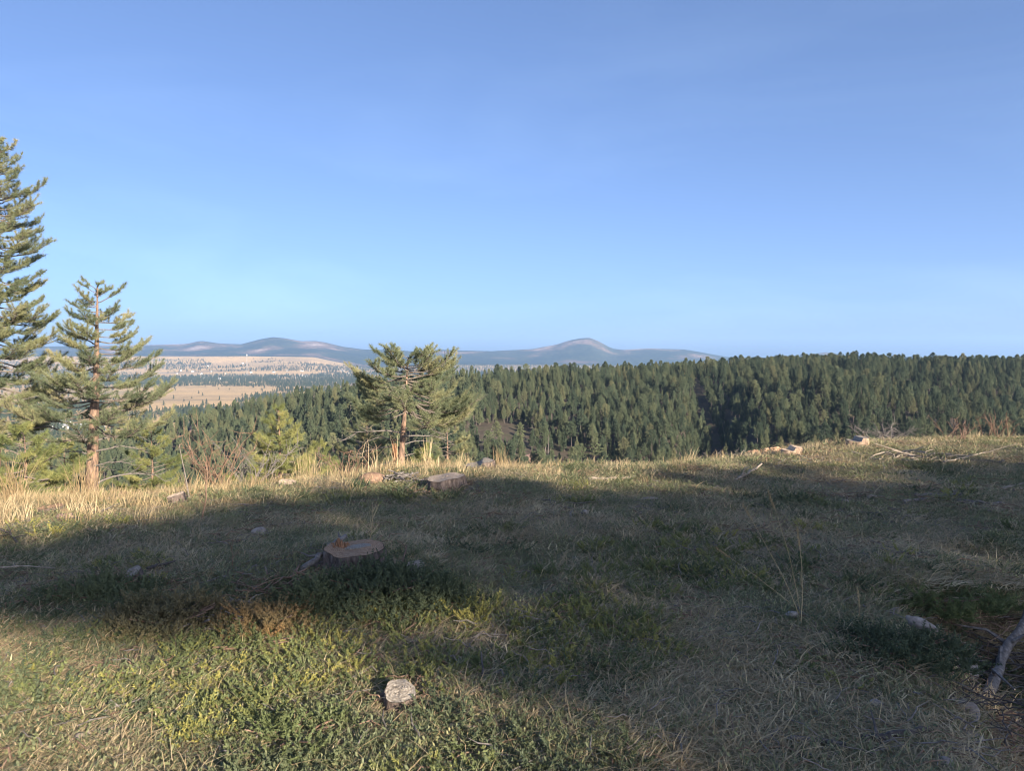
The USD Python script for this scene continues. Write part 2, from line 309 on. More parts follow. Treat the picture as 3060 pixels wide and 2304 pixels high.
def cut_wood(name, c0, c1, crack):
    """Sawn end grain: rings about the stump's own axis, cracks running out from the heart."""
    mat(name, {
        'tc': ('texture_coordinate', {}), 'w': ('wave_texture', {'wave_type': 'rings', 'rings_direction': 'z', 'scale': 24.0, 'distortion': 0.7, 'detail': 2.0, 'detail_scale': 1.5}),
        'n': ('noise_texture', {'scale': 55.0, 'detail': 6.0, 'roughness': 0.7}), 'rn': ('rgb_ramp', {'ramp': [(0.30, crack), (0.42, c0), (0.62, c1)]}),
        'rw': ('rgb_ramp', {'ramp': [(0.0, (.66, .61, .56)), (0.45, (1, 1, 1))]}), 'm': ('mix', {'mix_type': 'multiply', 'fac': 0.8}),
        'bp': ('bump', {'strength': 0.15, 'distance': 0.003}), 'p': ('principled_bsdf', {'roughness': 0.85, 'specular_ior_level': 0.2})},
        [('tc.object', 'w.vector'), ('tc.object', 'n.vector'), ('n.fac', 'rn.fac'), ('w.fac', 'rw.fac'), ('rn.color', 'm.color1'), ('rw.color', 'm.color2'), ('m.color', 'p.base_color'),
         ('n.fac', 'bp.height'), ('bp.normal', 'p.normal')], 'p.BSDF')
cut_wood('cut_grey', (.20, .175, .145), (.32, .285, .24), (.09, .075, .06))
cut_wood('cut_fresh', (.40, .30, .21), (.56, .45, .34), (.22, .13, .08))
cut_wood('cut_orange', (.27, .165, .10), (.38, .26, .165), (.13, .07, .04))

# ------------------------------------------------------------------ ground sheets
def grid_mesh(X, Y, Z):
    n, m = X.shape
    v = np.stack([X, Y, Z], -1).reshape(-1, 3)
    i, j = np.meshgrid(np.arange(n - 1), np.arange(m - 1), indexing='ij')
    a = i * m + j
    return v, np.vstack([np.stack([a, a + m, a + m + 1], -1).reshape(-1, 3), np.stack([a, a + m + 1, a + 1], -1).reshape(-1, 3)])

def spread(lo, a, b, hi, step, n_out):
    def grow(n, span):
        t = np.linspace(0, 1, n + 1)[1:]
        return span * t ** 2.2
    return np.concatenate([(a - grow(n_out, a - lo))[::-1], np.arange(a, b, step), b + grow(n_out, hi - b)])

xs = spread(-75, -9, 12, 75, 0.075, 40)
ys = spread(-90, 1.2, 17, 64, 0.075, 45)
X, Y = np.meshgrid(xs, ys, indexing='ij')
g = usdkit.mesh(stage, '/World/hilltop_ground', grid_mesh(X, Y, height(X, Y)), '/World/Looks/hilltop_soil', smooth=True)
tag(g.GetPrim(), kind='structure')
bs = np.linspace(-1.35, 1.35, 420)
def far_sheet(name, y0, y1, n, m, low_start=False):
    yv = y0 * (y1 / y0) ** np.linspace(0, 1, n)
    B, Y = np.meshgrid(bs, yv, indexing='ij')
    X = B * Y
    Z = height(X, Y)
    if low_start:
        Z = Z - 0.6 * (Y < 66)
    tag(usdkit.mesh(stage, f'/World/{name}', grid_mesh(X, Y, Z), f'/World/Looks/{m}', smooth=True).GetPrim(), kind='structure')
far_sheet('forest_slope', 60.0, 760.0, 190, 'forest_floor', True)
far_sheet('valley_plain', 760.0, 6700.0, 130, 'pasture')
far_sheet('hills', 6700.0, 12500.0, 130, 'mountain_cover')

# ------------------------------------------------------------------ forest pines (seen from 150 m to some km)
def needles_cloud(P, D, m, l, w, spreadv, rg, flat=0.0):
    """m narrow triangles at every point P, fanning about the directions D."""
    n = len(P)
    l = np.broadcast_to(np.asarray(l, float), (n,))
    R = unit(rg.normal(size=(n, m, 3)))
    d = unit(D[:, None, :] + spreadv * R)
    d[..., 2] *= (1 - flat)
    ll = l[:, None, None] * rg.uniform(0.65, 1.1, (n, m, 1))
    base = P[:, None, :] - D[:, None, :] * (l[:, None, None] * 0.6) * rg.uniform(0, 1, (n, m, 1))
    side = unit(np.cross(d, unit(rg.normal(size=(n, m, 3))))) * (w / 2)
    v = np.stack([base - side, base + side, base + d * ll], 2).reshape(-1, 3)
    return v, np.arange(len(v)).reshape(-1, 3)

def forest_tree(seed, h=13.0, rad=2.6, low=0.28, top=0.9, clumps=250, taper=1.0, sz=0.62, m=16, w=0.30):
    rg = np.random.default_rng(seed)
    t = low + (1 - low) * rg.uniform(0, 1, clumps) ** 0.9
    prof = np.minimum(1.0, ((1 - t) / (1 - low)) ** taper * 1.25) * np.minimum(1, (t - low + 0.10) / 0.22) * (0.75 + 0.45 * rg.uniform(size=clumps))
    lobe = rg.uniform(0, 6.28, 9)
    a = rg.uniform(0, 6.28, clumps)
    layer = np.clip((t - low) / (1 - low) * 9, 0, 8).astype(int)
    prof *= 0.72 + 0.38 * np.cos(a * 2 + lobe[layer])
    rr = rad * prof * np.sqrt(rg.uniform(0.12, 1, clumps)) + 0.08
    P = np.stack([rr * np.cos(a), rr * np.sin(a), t * h - 0.10 * rr + 0.0], -1)
    D = unit(np.stack([np.cos(a), np.sin(a), 0.55 + 0.6 * (t - 0.3)], -1))
    crown = needles_cloud(P, D, m, sz * (0.7 + 0.5 * rg.uniform(size=clumps)) * (0.6 + 0.4 * prof), w, 1.6, rg)
    trunk = tube([[0, 0, -1.0], [0.05, 0, h * 0.4], [0, 0.05, h * 0.97]], [0.19, 0.14, 0.03], 6)
    return trunk, crown

KINDS = [dict(seed=1, h=13, rad=2.3, low=.30, taper=.75), dict(seed=2, h=15, rad=2.7, low=.42, taper=.5), dict(seed=3, h=10, rad=2.0, low=.14, taper=1.0), dict(seed=4, h=14, rad=1.9, low=.34, taper=.65),
         dict(seed=5, h=8, rad=1.9, low=.08, taper=.95), dict(seed=6, h=16, rad=3.3, low=.50, taper=.38), dict(seed=8, h=12, rad=2.6, low=.24, taper=.7)]
def forest_class(path, k, needles):
    UsdGeom.Xform.Define(stage, path)
    tr, cr = forest_tree(**k)
    part(path, 'trunk', tr, 'branch_bark', smooth=True)
    part(path, 'crown', cr, needles)
for i, k in enumerate(KINDS):
    c = stage.CreateClassPrim(f'/World/far_pine_kind_{chr(97 + i)}')
    tr, cr = forest_tree(**k)
    part(str(c.GetPath()), 'trunk', tr, 'branch_bark', smooth=True)
    part(str(c.GetPath()), 'crown', cr, 'forest_needles')

rf = np.random.default_rng(21)
# trees of the spur: jittered rows, clear floor in a few openings
gx, gy = np.meshgrid(np.arange(-560, 640, 3.6), np.arange(150, 640, 3.6), indexing='ij')
tx = (gx + rf.uniform(-2.2, 2.2, gx.shape)).ravel(); ty = (gy + rf.uniform(-2.2, 2.2, gy.shape)).ravel()
tb = tx / ty
keep = (np.abs(tb) < 0.80)
dens = fbm2(tx, ty, 1 / 38.0, 41, 3)
keep &= rf.uniform(size=len(tx)) < np.clip(0.25 + 2.1 * (dens - 0.22), 0.35, 1.0)
def clearing(px, row, rx, ry):
    global keep
    p = at(px, row, 120, 640)
    keep &= ((tx - p[0]) / rx) ** 2 + ((ty - p[1]) / ry) ** 2 > 1
clearing(503, 437, 16, 26); clearing(560, 462, 18, 9); clearing(198, 432, 7, 6)
keep &= np.abs(tx - 0.262 * ty - 6 * np.sin(ty / 40.0)) > np.where((ty < 430) & (ty > 215), 2.6, -1)
keep &= ~((ty > 480) & (tb < -0.02))
keep &= ~((ty > CREST_D + 12) & (tb < -0.12))
tx, ty = tx[keep], ty[keep]
tz = height(tx, ty)
kind = rf.choice(len(KINDS), len(tx), p=[.2, .16, .16, .16, .1, .1, .12])
tscale = rf.uniform(0.44, 0.92, len(tx)) * np.interp(ty, [200, 260, 420], [0.85, 0.95, 1.0])
kh = np.array([k['h'] for k in KINDS])
toprow = HOR + (EYE - (tz + kh[kind] * tscale)) / ty * F
edge_row = HOR + EYE / np.interp(tx / ty, EDGE[:, 0], EDGE[:, 1]) * F
vis = (toprow < edge_row - 4) & (np.abs(tx / ty) < 0.74)
use = vis | (rf.uniform(size=len(tx)) < 0.3)
# the 300 pines that show largest are things of their own
depth_rank = np.where((toprow < edge_row - 12) & (np.abs(tx / ty) < 0.69), ty, 1e9)
own = np.argsort(depth_rank)[:300]
for i in own:
    u_ = rf.uniform(.82, 1.2)
    copy_of(f'/World/far_pine_kind_{chr(97 + kind[i])}', 'forest_pine', 'dark green pine standing in the dense forest across the valley', 'pine tree', (tx[i], ty[i], tz[i] - 0.2), rf.uniform(0, 360), np.array([u_, u_, 1.0]) * tscale[i], 'pines of the forest across the valley')
rest = use.copy(); rest[own] = False
UsdGeom.PointInstancer.Define(stage, '/World/forest')
for i, k in enumerate(KINDS):
    forest_class(f'/World/forest/pine_{chr(97 + i)}', k, 'forest_needles')
instancer('forest', [f'/World/forest/pine_{chr(97 + i)}' for i in range(len(KINDS))], np.stack([tx, ty, tz - 0.2], -1)[rest], kind[rest], rf.uniform(0, 6.28, rest.sum()),
          np.stack([tscale * rf.uniform(.8, 1.2, len(tx)), tscale * rf.uniform(.8, 1.2, len(tx)), tscale], -1)[rest], 'dense dark pine forest covering the slope across the valley', 'forest')

# trees on the plain, in clumps and belts
n = 90000
yy = 800 * (6600 / 800.0) ** rf.uniform(0, 1, n) ** 0.8
bb = rf.uniform(-0.78, 0.30, n)
px_, py_ = bb * yy, yy
d1 = fbm2(px_, py_ * 0.8, 1 / 330.0, 51, 4); d2 = fbm2(px_, py_, 1 / 1100.0, 52, 3)
row = HOR + (EYE - height(px_, py_)) / py_ * F
p = np.clip((d1 - 0.47) * 10, 0.0, 1) * np.clip((d2 - 0.33) * 5, 0.2, 1) + 0.006
p = np.where((bb > -0.12) & (py_ > 2200), 0.8, p)
p = np.where((row > 365.5) & (row < 372) & (bb > -0.41 + .02 * (372 - row)), 0.95, p)                        # the dark belt of wood before the mesa
p = np.where((row > 376) & (row < 387) & (bb > -0.62), np.maximum(p, 0.75 * (d1 > .40)), p)
p = np.where((row > 389) & (row < 406) & (bb < -0.40 + 0.0055 * (406 - row)), np.minimum(p, 0.012), p)   # the open meadow
p = np.where((row < 365) & (bb < -0.2), np.where(d1 > .55, p, 0.0), p)
p = np.where((row > 417), p * 0.25, p)
k2 = rf.uniform(size=n) < p
k2 &= ~((py_ > 6300) & (bb < -0.2))
px_, py_ = px_[k2], py_[k2]
UsdGeom.PointInstancer.Define(stage, '/World/plain_trees')
small = [dict(seed=11, h=13, rad=3.6, low=.10, taper=.8, clumps=110, m=12, sz=1.2, w=0.75), dict(seed=12, h=11, rad=3.2, low=.06, taper=.9, clumps=110, m=12, sz=1.2, w=0.75), dict(seed=13, h=15, rad=3.4, low=.16, taper=.65, clumps=110, m=12, sz=1.2, w=0.75)]
for i, k in enumerate(small):
    forest_class(f'/World/plain_trees/tree_{chr(97 + i)}', k, 'plain_needles')
instancer('plain_trees', [f'/World/plain_trees/tree_{chr(97 + i)}' for i in range(3)], np.stack([px_, py_, height(px_, py_) - 0.2], -1), rf.integers(0, 3, len(px_)), rf.uniform(0, 6.28, len(px_)),
          rf.uniform(0.55, 1.25, len(px_)), 'scattered dark trees and belts of wood over the tan plain', 'trees')
print('forest', len(tx), use.sum(), 'plain', len(px_))

# ------------------------------------------------------------------ haze
def box_mesh(lo, hi):
    b = trimesh.creation.box(extents=np.subtract(hi, lo)); b.apply_translation(np.add(hi, lo) / 2)
    return np.array(b.vertices), np.array(b.faces)
HAZE = 5.5e-5
mat('haze_air', {'v': ('principled_volume', {'color': (0.42, 0.66, 1.0), 'density': HAZE, 'anisotropy': 0.1})}, [], volume='v.volume')
hz = usdkit.mesh(stage, '/World/haze', box_mesh((-19000, -400, -135), (19000, 13500, 330)), '/World/Looks/haze_air')
tag(hz.GetPrim(), 'thin blue haze in the air over the valley', 'haze', kind='stuff')

# ------------------------------------------------------------------ far buildings, roads, mast
def far_at(px, row):
    return at(px, row, 760, 9000)

def gable(w, l, h, rh, ov=0.4):
    walls = np.array([[-w/2, -l/2, -1], [w/2, -l/2, -1], [w/2, l/2, -1], [-w/2, l/2, -1], [-w/2, -l/2, h], [w/2, -l/2, h], [w/2, l/2, h], [-w/2, l/2, h], [0, -l/2, h + rh], [0, l/2, h + rh]])
    wf = np.array([[0, 1, 5], [0, 5, 4], [1, 2, 6], [1, 6, 5], [2, 3, 7], [2, 7, 6], [3, 0, 4], [3, 4, 7], [4, 5, 8], [6, 7, 9]])
    e = 0.35
    k = (w / 2 + ov) / (w / 2)
    y = l / 2 + ov
    prof = np.array([[-w/2*k, h - rh*(k-1)], [0, h + rh], [w/2*k, h - rh*(k-1)]])
    top = [[x, yy, z + e] for yy in (-y, y) for x, z in prof]; bot = [[x, yy, z + 0.02] for yy in (-y, y) for x, z in prof]
    rv = np.array(top + bot)
    rfc = np.array([[0, 1, 4], [0, 4, 3], [1, 2, 5], [1, 5, 4], [6, 10, 7], [6, 9, 10], [7, 11, 8], [7, 10, 11], [0, 3, 9], [0, 9, 6], [2, 8, 11], [2, 11, 5], [0, 6, 7], [0, 7, 1], [1, 7, 8], [1, 8, 2], [3, 4, 10], [3, 10, 9], [4, 5, 11], [4, 11, 10]])
    return (walls, wf), (rv, rfc)

def boxes(lst):
    out = []
    for lo, hi in lst:
        out.append(box_mesh(lo, hi))
    return cat_meshes(out)

for nm, roof_m in (('house_kind_pale', 'roof_light'), ('house_kind_dark', 'roof_dark')):
    c = stage.CreateClassPrim(f'/World/{nm}')
    wl, rfm = gable(9, 16, 4.2, 2.6)
    part(str(c.GetPath()), 'wall', wl, 'white_siding'); part(str(c.GetPath()), 'roof', rfm, roof_m)
    for q in (-5, 0, 5):
        part(str(c.GetPath()), 'window', box_mesh((-4.56, q - 0.7, 1.1), (-4.44, q + 0.7, 2.5)), 'window_dark')
rh = np.random.default_rng(77)
for q in range(46):
    px, row = (rh.uniform(165, 345), rh.uniform(371.0, 380.5)) if q < 42 else (rh.uniform(150, 300), rh.uniform(359, 368))
    if q in (38, 39, 40, 41):
        px, row = rh.uniform(315, 350), rh.uniform(374, 379)
    p = far_at(px, row)
    if height(p[0], p[1]) < -150: continue
    copy_of('/World/house_kind_pale' if rh.uniform() < .6 else '/World/house_kind_dark', 'house', 'tiny pale house among trees far out on the plain', 'house', p, rh.uniform(0, 180), rh.uniform(0.7, 1.25), 'houses scattered over the far plain')

p = far_at(79, 429.5)
t = thing('long_white_barn', 'long low white barn behind the trunk of the left pine', 'barn', p, 97)
wl, rfm = gable(16, 74, 5, 3)
part(t, 'wall', wl, 'white_siding'); part(t, 'roof', rfm, 'roof_light')
for q in range(-3, 4):
    part(t, 'window', box_mesh((-8.1, q * 10 - 1.5, 1.4), (-7.9, q * 10 + 1.5, 3.2)), 'window_dark')
p = far_at(66, 427.5)
t = thing('small_barn', 'small pale barn with dark doors left of the long white barn', 'barn', p, 80)
wl, rfm = gable(13, 18, 6, 3.5)
part(t, 'wall', wl, 'white_siding'); part(t, 'roof', rfm, 'roof_dark'); part(t, 'door', box_mesh((-2, -9.15, 0), (2, -8.95, 4)), 'window_dark')

def strip(name, pts, width):
    P = np.array(pts, float); n = 40
    ts = np.linspace(0, 1, n) * (len(P) - 1)
    C = np.stack([np.interp(ts, np.arange(len(P)), P[:, k]) for k in (0, 1)], 1)
    T = unit(np.gradient(C, axis=0)); N = np.stack([-T[:, 1], T[:, 0]], 1)
    L, R = C + N * width / 2, C - N * width / 2
    v = np.vstack([np.c_[L, height(L[:, 0], L[:, 1]) + 0.35], np.c_[R, height(R[:, 0], R[:, 1]) + 0.35]])
    i = np.arange(n - 1)
    f = np.vstack([np.stack([i, i + n, i + n + 1], 1), np.stack([i, i + n + 1, i + 1], 1)])
    m = usdkit.mesh(stage, numbered('/World', name), (v, f), '/World/Looks/gravel_road', smooth=True)
    tag(m.GetPrim(), kind='structure')
strip('gravel_road', [far_at(-60, 433)[:2], far_at(20, 431.5)[:2], far_at(70, 430.8)[:2], far_at(110, 431)[:2]], 13)
strip('gravel_road', [far_at(-60, 427)[:2], far_at(20, 426.6)[:2], far_at(60, 426.3)[:2]], 11)
strip('gravel_road', [far_at(150, 372.5)[:2], far_at(210, 376)[:2], far_at(290, 377.5)[:2], far_at(345, 376)[:2]], 16)

p = far_at(247, 377.5)
t = thing('radio_mast', 'thin lattice radio mast standing on the far plain', 'mast', p)
MH = 108.0 * p[1] / 3500.0
w = 4.0
for sx, sy in ((-1, -1), (1, -1), (1, 1), (-1, 1)):
    part(t, 'leg', tube([[sx * w, sy * w, -1], [sx * w * .35, sy * w * .35, MH]], 0.2, 5), 'galvanised')
br = []
for q in range(18):
    z0, z1 = MH * q / 18, MH * (q + 1) / 18
    s0, s1 = w * (1 - .65 * q / 18), w * (1 - .65 * (q + 1) / 18)
    br.append(tube([[-s0, -s0, z0], [s1, -s1, z1]], 0.1, 4)); br.append(tube([[s0, -s0, z0], [s1, s1, z1]], 0.1, 4)); br.append(tube([[-s0, s0, z0], [-s1, -s1, z1]], 0.1, 4))
part(t, 'bracing', cat_meshes(br), 'galvanised')
for k in range(3):
    a = k * 2.1
    part(t, 'antenna', tube([[3.2 * math.cos(a), 3.2 * math.sin(a), MH - 9], [3.2 * math.cos(a), 3.2 * math.sin(a), MH + 1]], 0.7, 6), 'white_siding')

# ------------------------------------------------------------------ bare rock and snags inside the forest
def rock_mesh(seed, size, detail=3, rough=0.35):
    m = trimesh.creation.icosphere(subdivisions=detail)
    v = np.array(m.vertices)
    n = meshkit.fbm(v * 1.4 + seed * 7.3, 4, seed) - 0.5
    n2 = np.round((meshkit.noise(v * 1.1 + seed * 3.1, seed + 5)) * 4) / 4 - 0.5
    v = v * (1 + rough * (1.3 * n + 0.5 * n2))[:, None] * np.asarray(size)
    return v, np.array(m.faces)
for (px, row, sz, lab) in ((197, 434, (4.5, 4, 4.5), 'reddish rock outcrop among dark pines right of the left pine'), (536, 461, (6, 3.5, 1.9), 'pinkish rock outcrop in the small clearing of the forest'), (549, 464, (4, 3, 1.4), 'low pale rock slab beside the pinkish outcrop in the clearing')):
    p = at(px, row, 150, 640)
    t = usdkit.mesh(stage, numbered('/World', 'rock_outcrop'), (rock_mesh(int(px), sz)[0] + p + [0, 0, sz[2] * .3], rock_mesh(int(px), sz)[1]), '/World/Looks/red_rock', smooth=40)
    tag(t.GetPrim(), lab, 'rock')
for (px, row, hh, lab) in ((532, 447, 9, 'bare grey dead pine trunk above the clearing in the forest'), (548, 455, 8, 'thin pale dead trunk right of the forest clearing'), (260, 425, 8, 'pale dead trunk among pines behind the small yellow-green pine')):
    p = at(px, row, 150, 640)
    t = thing('dead_tree', lab, 'dead tree', p)
    part(t, 'trunk', tube([[0, 0, -1], [.1, 0, hh * .5], [.05, .1, hh]], [.2, .15, .05], 7), 'grey_stick', smooth=True)
    for q in range(5):
        a = q * 2.4; z = hh * (.45 + .1 * q)
        part(t, 'branch', tube([[0, 0, z], [.7 * math.cos(a), .7 * math.sin(a), z + .15], [1.2 * math.cos(a), 1.2 * math.sin(a), z + .05]], [.06, .04, .02], 5), 'grey_stick')
for (px, row, yd, lab) in ((856, 350.5, 452, 'round-topped pine rising highest on the forest skyline at right'), (902, 351.5, 452, 'pointed pine standing up from the forest skyline at far right')):
    x = (px - 512) / F * yd
    z = float(height(x, yd)); hh = EYE + (HOR - row) / F * yd - z
    copy_of('/World/far_pine_kind_b' if px < 880 else '/World/far_pine_kind_c', 'skyline_pine', lab, 'pine tree', (x, yd, z - .2), 40, hh / (15 if px < 880 else 11))

# ------------------------------------------------------------------ near pines with limbs, twigs and needle brushes
def limb_path(p0, az, L, up, rg, droop=0.25, tip=0.35, n=8, wz=0.015):
    s = np.linspace(0, 1, n)
    r = L * s
    wob = np.cumsum(rg.normal(size=n)) * 0.035 * L
    z = r * math.tan(up) * (1 - 0.4 * s) - droop * L * s * (1 - s) * 1.6 + tip * L * np.maximum(s - 0.55, 0) ** 2 * 1.8
    d = np.array([math.cos(az), math.sin(az), 0]); q = np.array([-math.sin(az), math.cos(az), 0])
    P = p0 + r[:, None] * d + wob[:, None] * q
    P[:, 2] += z + np.cumsum(rg.normal(size=n)) * wz * L
    return P

def pine_branch(tree, p0, az, L, up, rg, r0, live=1.0, bare=0.35, droop=0.25, tip=0.35, needle=0.13, m=18, nm='pine_needles', bark='branch_bark', tufts=1.0, wid=0.010, wz=0.015, twig=1.0, rise=(-.1, .6)):
    """One limb with its twigs (a part) and the needle brushes on it (a sub-part)."""
    P = limb_path(p0, az, L, up, rg, droop, tip, wz=wz)
    tubes = [tube(P, np.linspace(r0, r0 * 0.22, len(P)), 6)]
    tp, td = [], []
    nt = max(3, int(L * 7.5 * twig))
    for q in range(nt):
        s = bare + (1 - bare) * (q + rg.uniform(0, 1)) / nt
        i = min(int(s * (len(P) - 1)), len(P) - 2); f = s * (len(P) - 1) - i
        b = P[i] * (1 - f) + P[i + 1] * f
        ax = unit(P[i + 1] - P[i])
        side = unit(np.cross(ax, [0, 0, 1])) * (1 if q % 2 else -1)
        l = min(L * rg.uniform(0.16, 0.38) * (1.15 - 0.65 * s) + 0.08, 0.62)
        d = unit(ax * rg.uniform(.5, 1.0) + side * rg.uniform(.3, 1.0) + np.array([0, 0, rg.uniform(*rise)]))
        Q = np.array([b, b + d * l * .5 + [0, 0, -.02 * l], b + d * l + [0, 0, .12 * l]])
        tubes.append(tube(Q, [max(r0 * .3, .006), max(r0 * .2, .005), .004], 4, False))
        if rg.uniform() > live: continue
        for u in (1.0, .9, .79, .66, .52, .38) if l > .25 else (1.0, .8, .6):
            if rg.uniform() < tufts:
                tp.append(b + (Q[2] - b) * u); td.append(unit(d + np.array([0, 0, .45]) + rg.normal(size=3) * .25))
    if live > 0:
        for u in (1.0, .93, .86):
            tp.append(P[-1] * u + P[-2] * (1 - u)); td.append(unit(P[-1] - P[-2] + np.array([0, 0, .3])))
    bp = part(tree, 'branch', cat_meshes(tubes), bark, smooth=True)
    if tp:
        v, f = needles_cloud(np.array(tp), np.array(td), m, needle * rg.uniform(.8, 1.15, len(tp)), wid, 1.9, rg)
        part(bp, 'needles', (v, f), nm)

def trunk_mesh(P, R, rg, k=14):
    """Trunk along a path with furrowed bark relief and a flared foot."""
    P = np.asarray(P, float); n = 26
    s = np.linspace(0, 1, n); ss = np.linspace(0, 1, len(P))
    C = np.stack([np.interp(s, ss, P[:, q]) for q in range(3)], 1)
    C[:, :2] += 0.02 * np.cumsum(rg.normal(size=(n, 2)), 0) * (C[-1, 2] - C[0, 2]) / 30
    r = np.interp(s, np.linspace(0, 1, len(R)), R)
    v, f = tube(C, r, k)
    ctr = np.repeat(C, k, 0)
    d = v[:n * k] - ctr
    v[:n * k] = ctr + d * (0.88 + 0.26 * meshkit.fbm(v[:n * k] * [9, 9, 2.5] + 50, 3, 3))[:, None]
    return v, f

def pine(name, label, px, d, top_row, trunk_r, prof, seed, n_branch=40, low=0.3, dead=(), base_px=None, needle=0.13, m=18, up=(0.05, 0.9), nm='pine_needles', fac=1.0, live=0.97, tufts=1.0, sector=None, wid=0.010, twig=1.7, bare=0.35):
    """prof: (share of the height, crown radius in metres) pairs."""
    rg = np.random.default_rng(seed)
    x = (px - W / 2) / F * d
    bx = x if base_px is None else (base_px - W / 2) / F * d
    z0 = float(height(bx, d)); H_ = EYE + (HOR - top_row) / F * d - z0
    t = thing(name, label, 'pine tree', (bx, d, z0))
    P = np.array([[0, 0, -0.3], [(x - bx) * .2, 0, H_ * .25], [(x - bx) * .6, .05, H_ * .6], [x - bx, 0, H_]])
    part(t, 'trunk', trunk_mesh(P, [trunk_r * 1.35, trunk_r * 1.02, trunk_r * .9, trunk_r * .75, trunk_r * .5, trunk_r * .28, .012], rg), 'pine_bark', smooth=50)
    pr = np.array(prof)
    az = rg.uniform(0, 6.28)
    for q in range(n_branch):
        h = low + (1 - low) * ((q + rg.uniform(0, .8)) / n_branch)
        h = min(h, .985)
        az += 2.39996 + rg.normal() * .35
        a = az
        if sector is not None and rg.uniform() < sector[2]:
            a = rg.uniform(sector[0], sector[1])
        L = max(np.interp(h, pr[:, 0], pr[:, 1]) * rg.uniform(.55, 1.1), .12)
        zz = h * H_
        cx = np.interp(h, [0, .25, .6, 1], P[:, 0])
        u = up[0] + (up[1] - up[0]) * ((h - low) / (1 - low)) ** 2 + rg.normal() * .16
        pine_branch(t, np.array([cx, 0, zz]), a, L, u, rg, .010 + .012 * L, live=live, needle=needle, m=m, nm=nm, tufts=tufts, wid=wid, twig=twig, bare=bare)
    # leader
    pine_branch(t, np.array([x - bx, 0, H_ * .93]), 0.3, .1, 1.3, rg, .012, needle=needle, m=m, nm=nm, tip=3.0, droop=0, wid=wid)
    for (h, a, L, u) in dead:
        pine_branch(t, np.array([np.interp(h, [0, .25, .6, 1], P[:, 0]), 0, h * H_]), a, L, u, rg, .016 + .010 * L, live=0.0, droop=-.1, tip=-.3, bark='grey_stick', twig=.8)
    return t, H_, z0

PI = math.pi
pine('tall_pine', 'tallest pine at the left edge of the picture', 2, 24.0, 140, .20, [(0, 1.9), (.35, 2.0), (.55, 1.6), (.72, 1.45), (.83, 1.35), (.86, 1.0), (.95, .65), (1, .2)], 31, n_branch=175, low=.24, up=(-.05, .75), base_px=-12)
pine('left_pine', 'mid-sized pine with a bare orange lower trunk and dead lower limbs at left', 99, 24.0, 284, .20, [(.1, 2.9), (.38, 2.9), (.5, 2.5), (.62, 2.1), (.75, 1.55), (.88, 1.05), (.95, .6), (1, .2)], 32, n_branch=64, low=.37, base_px=88, up=(-.05, .7),
     dead=[(.16, .1, 2.3, .25), (.165, 2.6, 1.0, .2), (.225, 3.3, 1.0, .12), (.235, -.1, 1.5, .1), (.28, 3.0, 1.4, .12), (.29, .2, 1.7, .2), (.335, 3.25, 2.6, .2), (.34, .6, 1.6, .1), (.12, -2.4, .6, .1), (.2, 1.6, 1.2, .1), (.26, -1.2, .9, .1), (.31, 2.1, 1.6, .05)])
t, H_, z0 = pine('broken_pine', 'flat-topped spreading pine with a splintered orange trunk in the middle distance', 408, 26.0, 357, .125, [(.55, 2.2), (.66, 2.6), (.78, 2.2), (.88, 1.7), (.96, 1.0), (1, .4)], 33, n_branch=54, low=.58, base_px=399, up=(-.30, .85), m=18,  sector=(-.7, .9, .30),
     dead=[(.30, 2.9, 2.0, -.1), (.35, 3.3, 1.3, .15), (.40, .1, 1.8, -.1), (.43, 3.4, 2.2, .0), (.33, .3, 1.2, .05), (.46, -.2, 1.5, .1), (.25, .2, 1.0, .1), (.20, 3.0, 1.0, -.2)])
rg = np.random.default_rng(5)
sp = []
for q in range(9):
    a = rg.uniform(2.2, 4.2); r = rg.uniform(.07, .17); h = rg.uniform(.6, 1.75)
    sp.append(tube([[r * math.cos(a) - .05, r * math.sin(a), -.1], [r * math.cos(a) - .06, r * math.sin(a), h * .7], [r * math.cos(a) - .05 + rg.normal() * .02, r * math.sin(a), h]], [.045, .035, .006], 5))
part(t, 'splintered_trunk', cat_meshes([(v + [0, 0, .25], f) for v, f in sp]), 'broken_wood', label='splintered orange half of the trunk')
bush = [(0, 1.5), (.2, 1.45), (.45, 1.1), (.7, .75), (.9, .4), (1, .15)]
pine('young_pine', 'yellow-green young pine beyond the grassy rim, left of the splintered pine', 278, 22.0, 411, .06, bush, 34, n_branch=44, nm='young_needles', low=.10, up=(.1, .9))
pine('young_pine', 'bushy yellow-green young pine at the left edge, under the tallest pine', 22, 17.5, 432, .05, [(0, 1.3), (.3, 1.3), (.6, 1.0), (.85, .55), (1, .2)], 35, n_branch=40, nm='young_needles', low=.06, up=(.1, .9))
pine('young_pine', 'low bushy pine just right of the left pine trunk', 150, 27.0, 432, .06, [(0, 1.6), (.3, 1.5), (.6, 1.1), (.85, .6), (1, .2)], 36, n_branch=42, nm='young_needles', low=.06, up=(.05, .9))
pine('young_pine', 'low bushy pine between the left edge and the left pine trunk', 62, 27.0, 446, .06, [(0, 1.7), (.3, 1.5), (.6, 1.1), (.85, .6), (1, .2)], 37, n_branch=40, nm='young_needles', low=.06, up=(.05, .9))
pine('young_pine', 'dark bushy pine just left of the splintered trunk', 366, 31.0, 413, .07, [(0, 1.6), (.3, 1.7), (.55, 1.3), (.8, .8), (1, .2)], 38, n_branch=44, low=.08, up=(.05, .9))
pine('young_pine', 'dark bushy pine just right of the splintered trunk', 447, 31.0, 420, .07, [(0, 1.3), (.3, 1.4), (.55, 1.1), (.8, .7), (1, .2)], 39, n_branch=40, low=.08, up=(.05, .9))
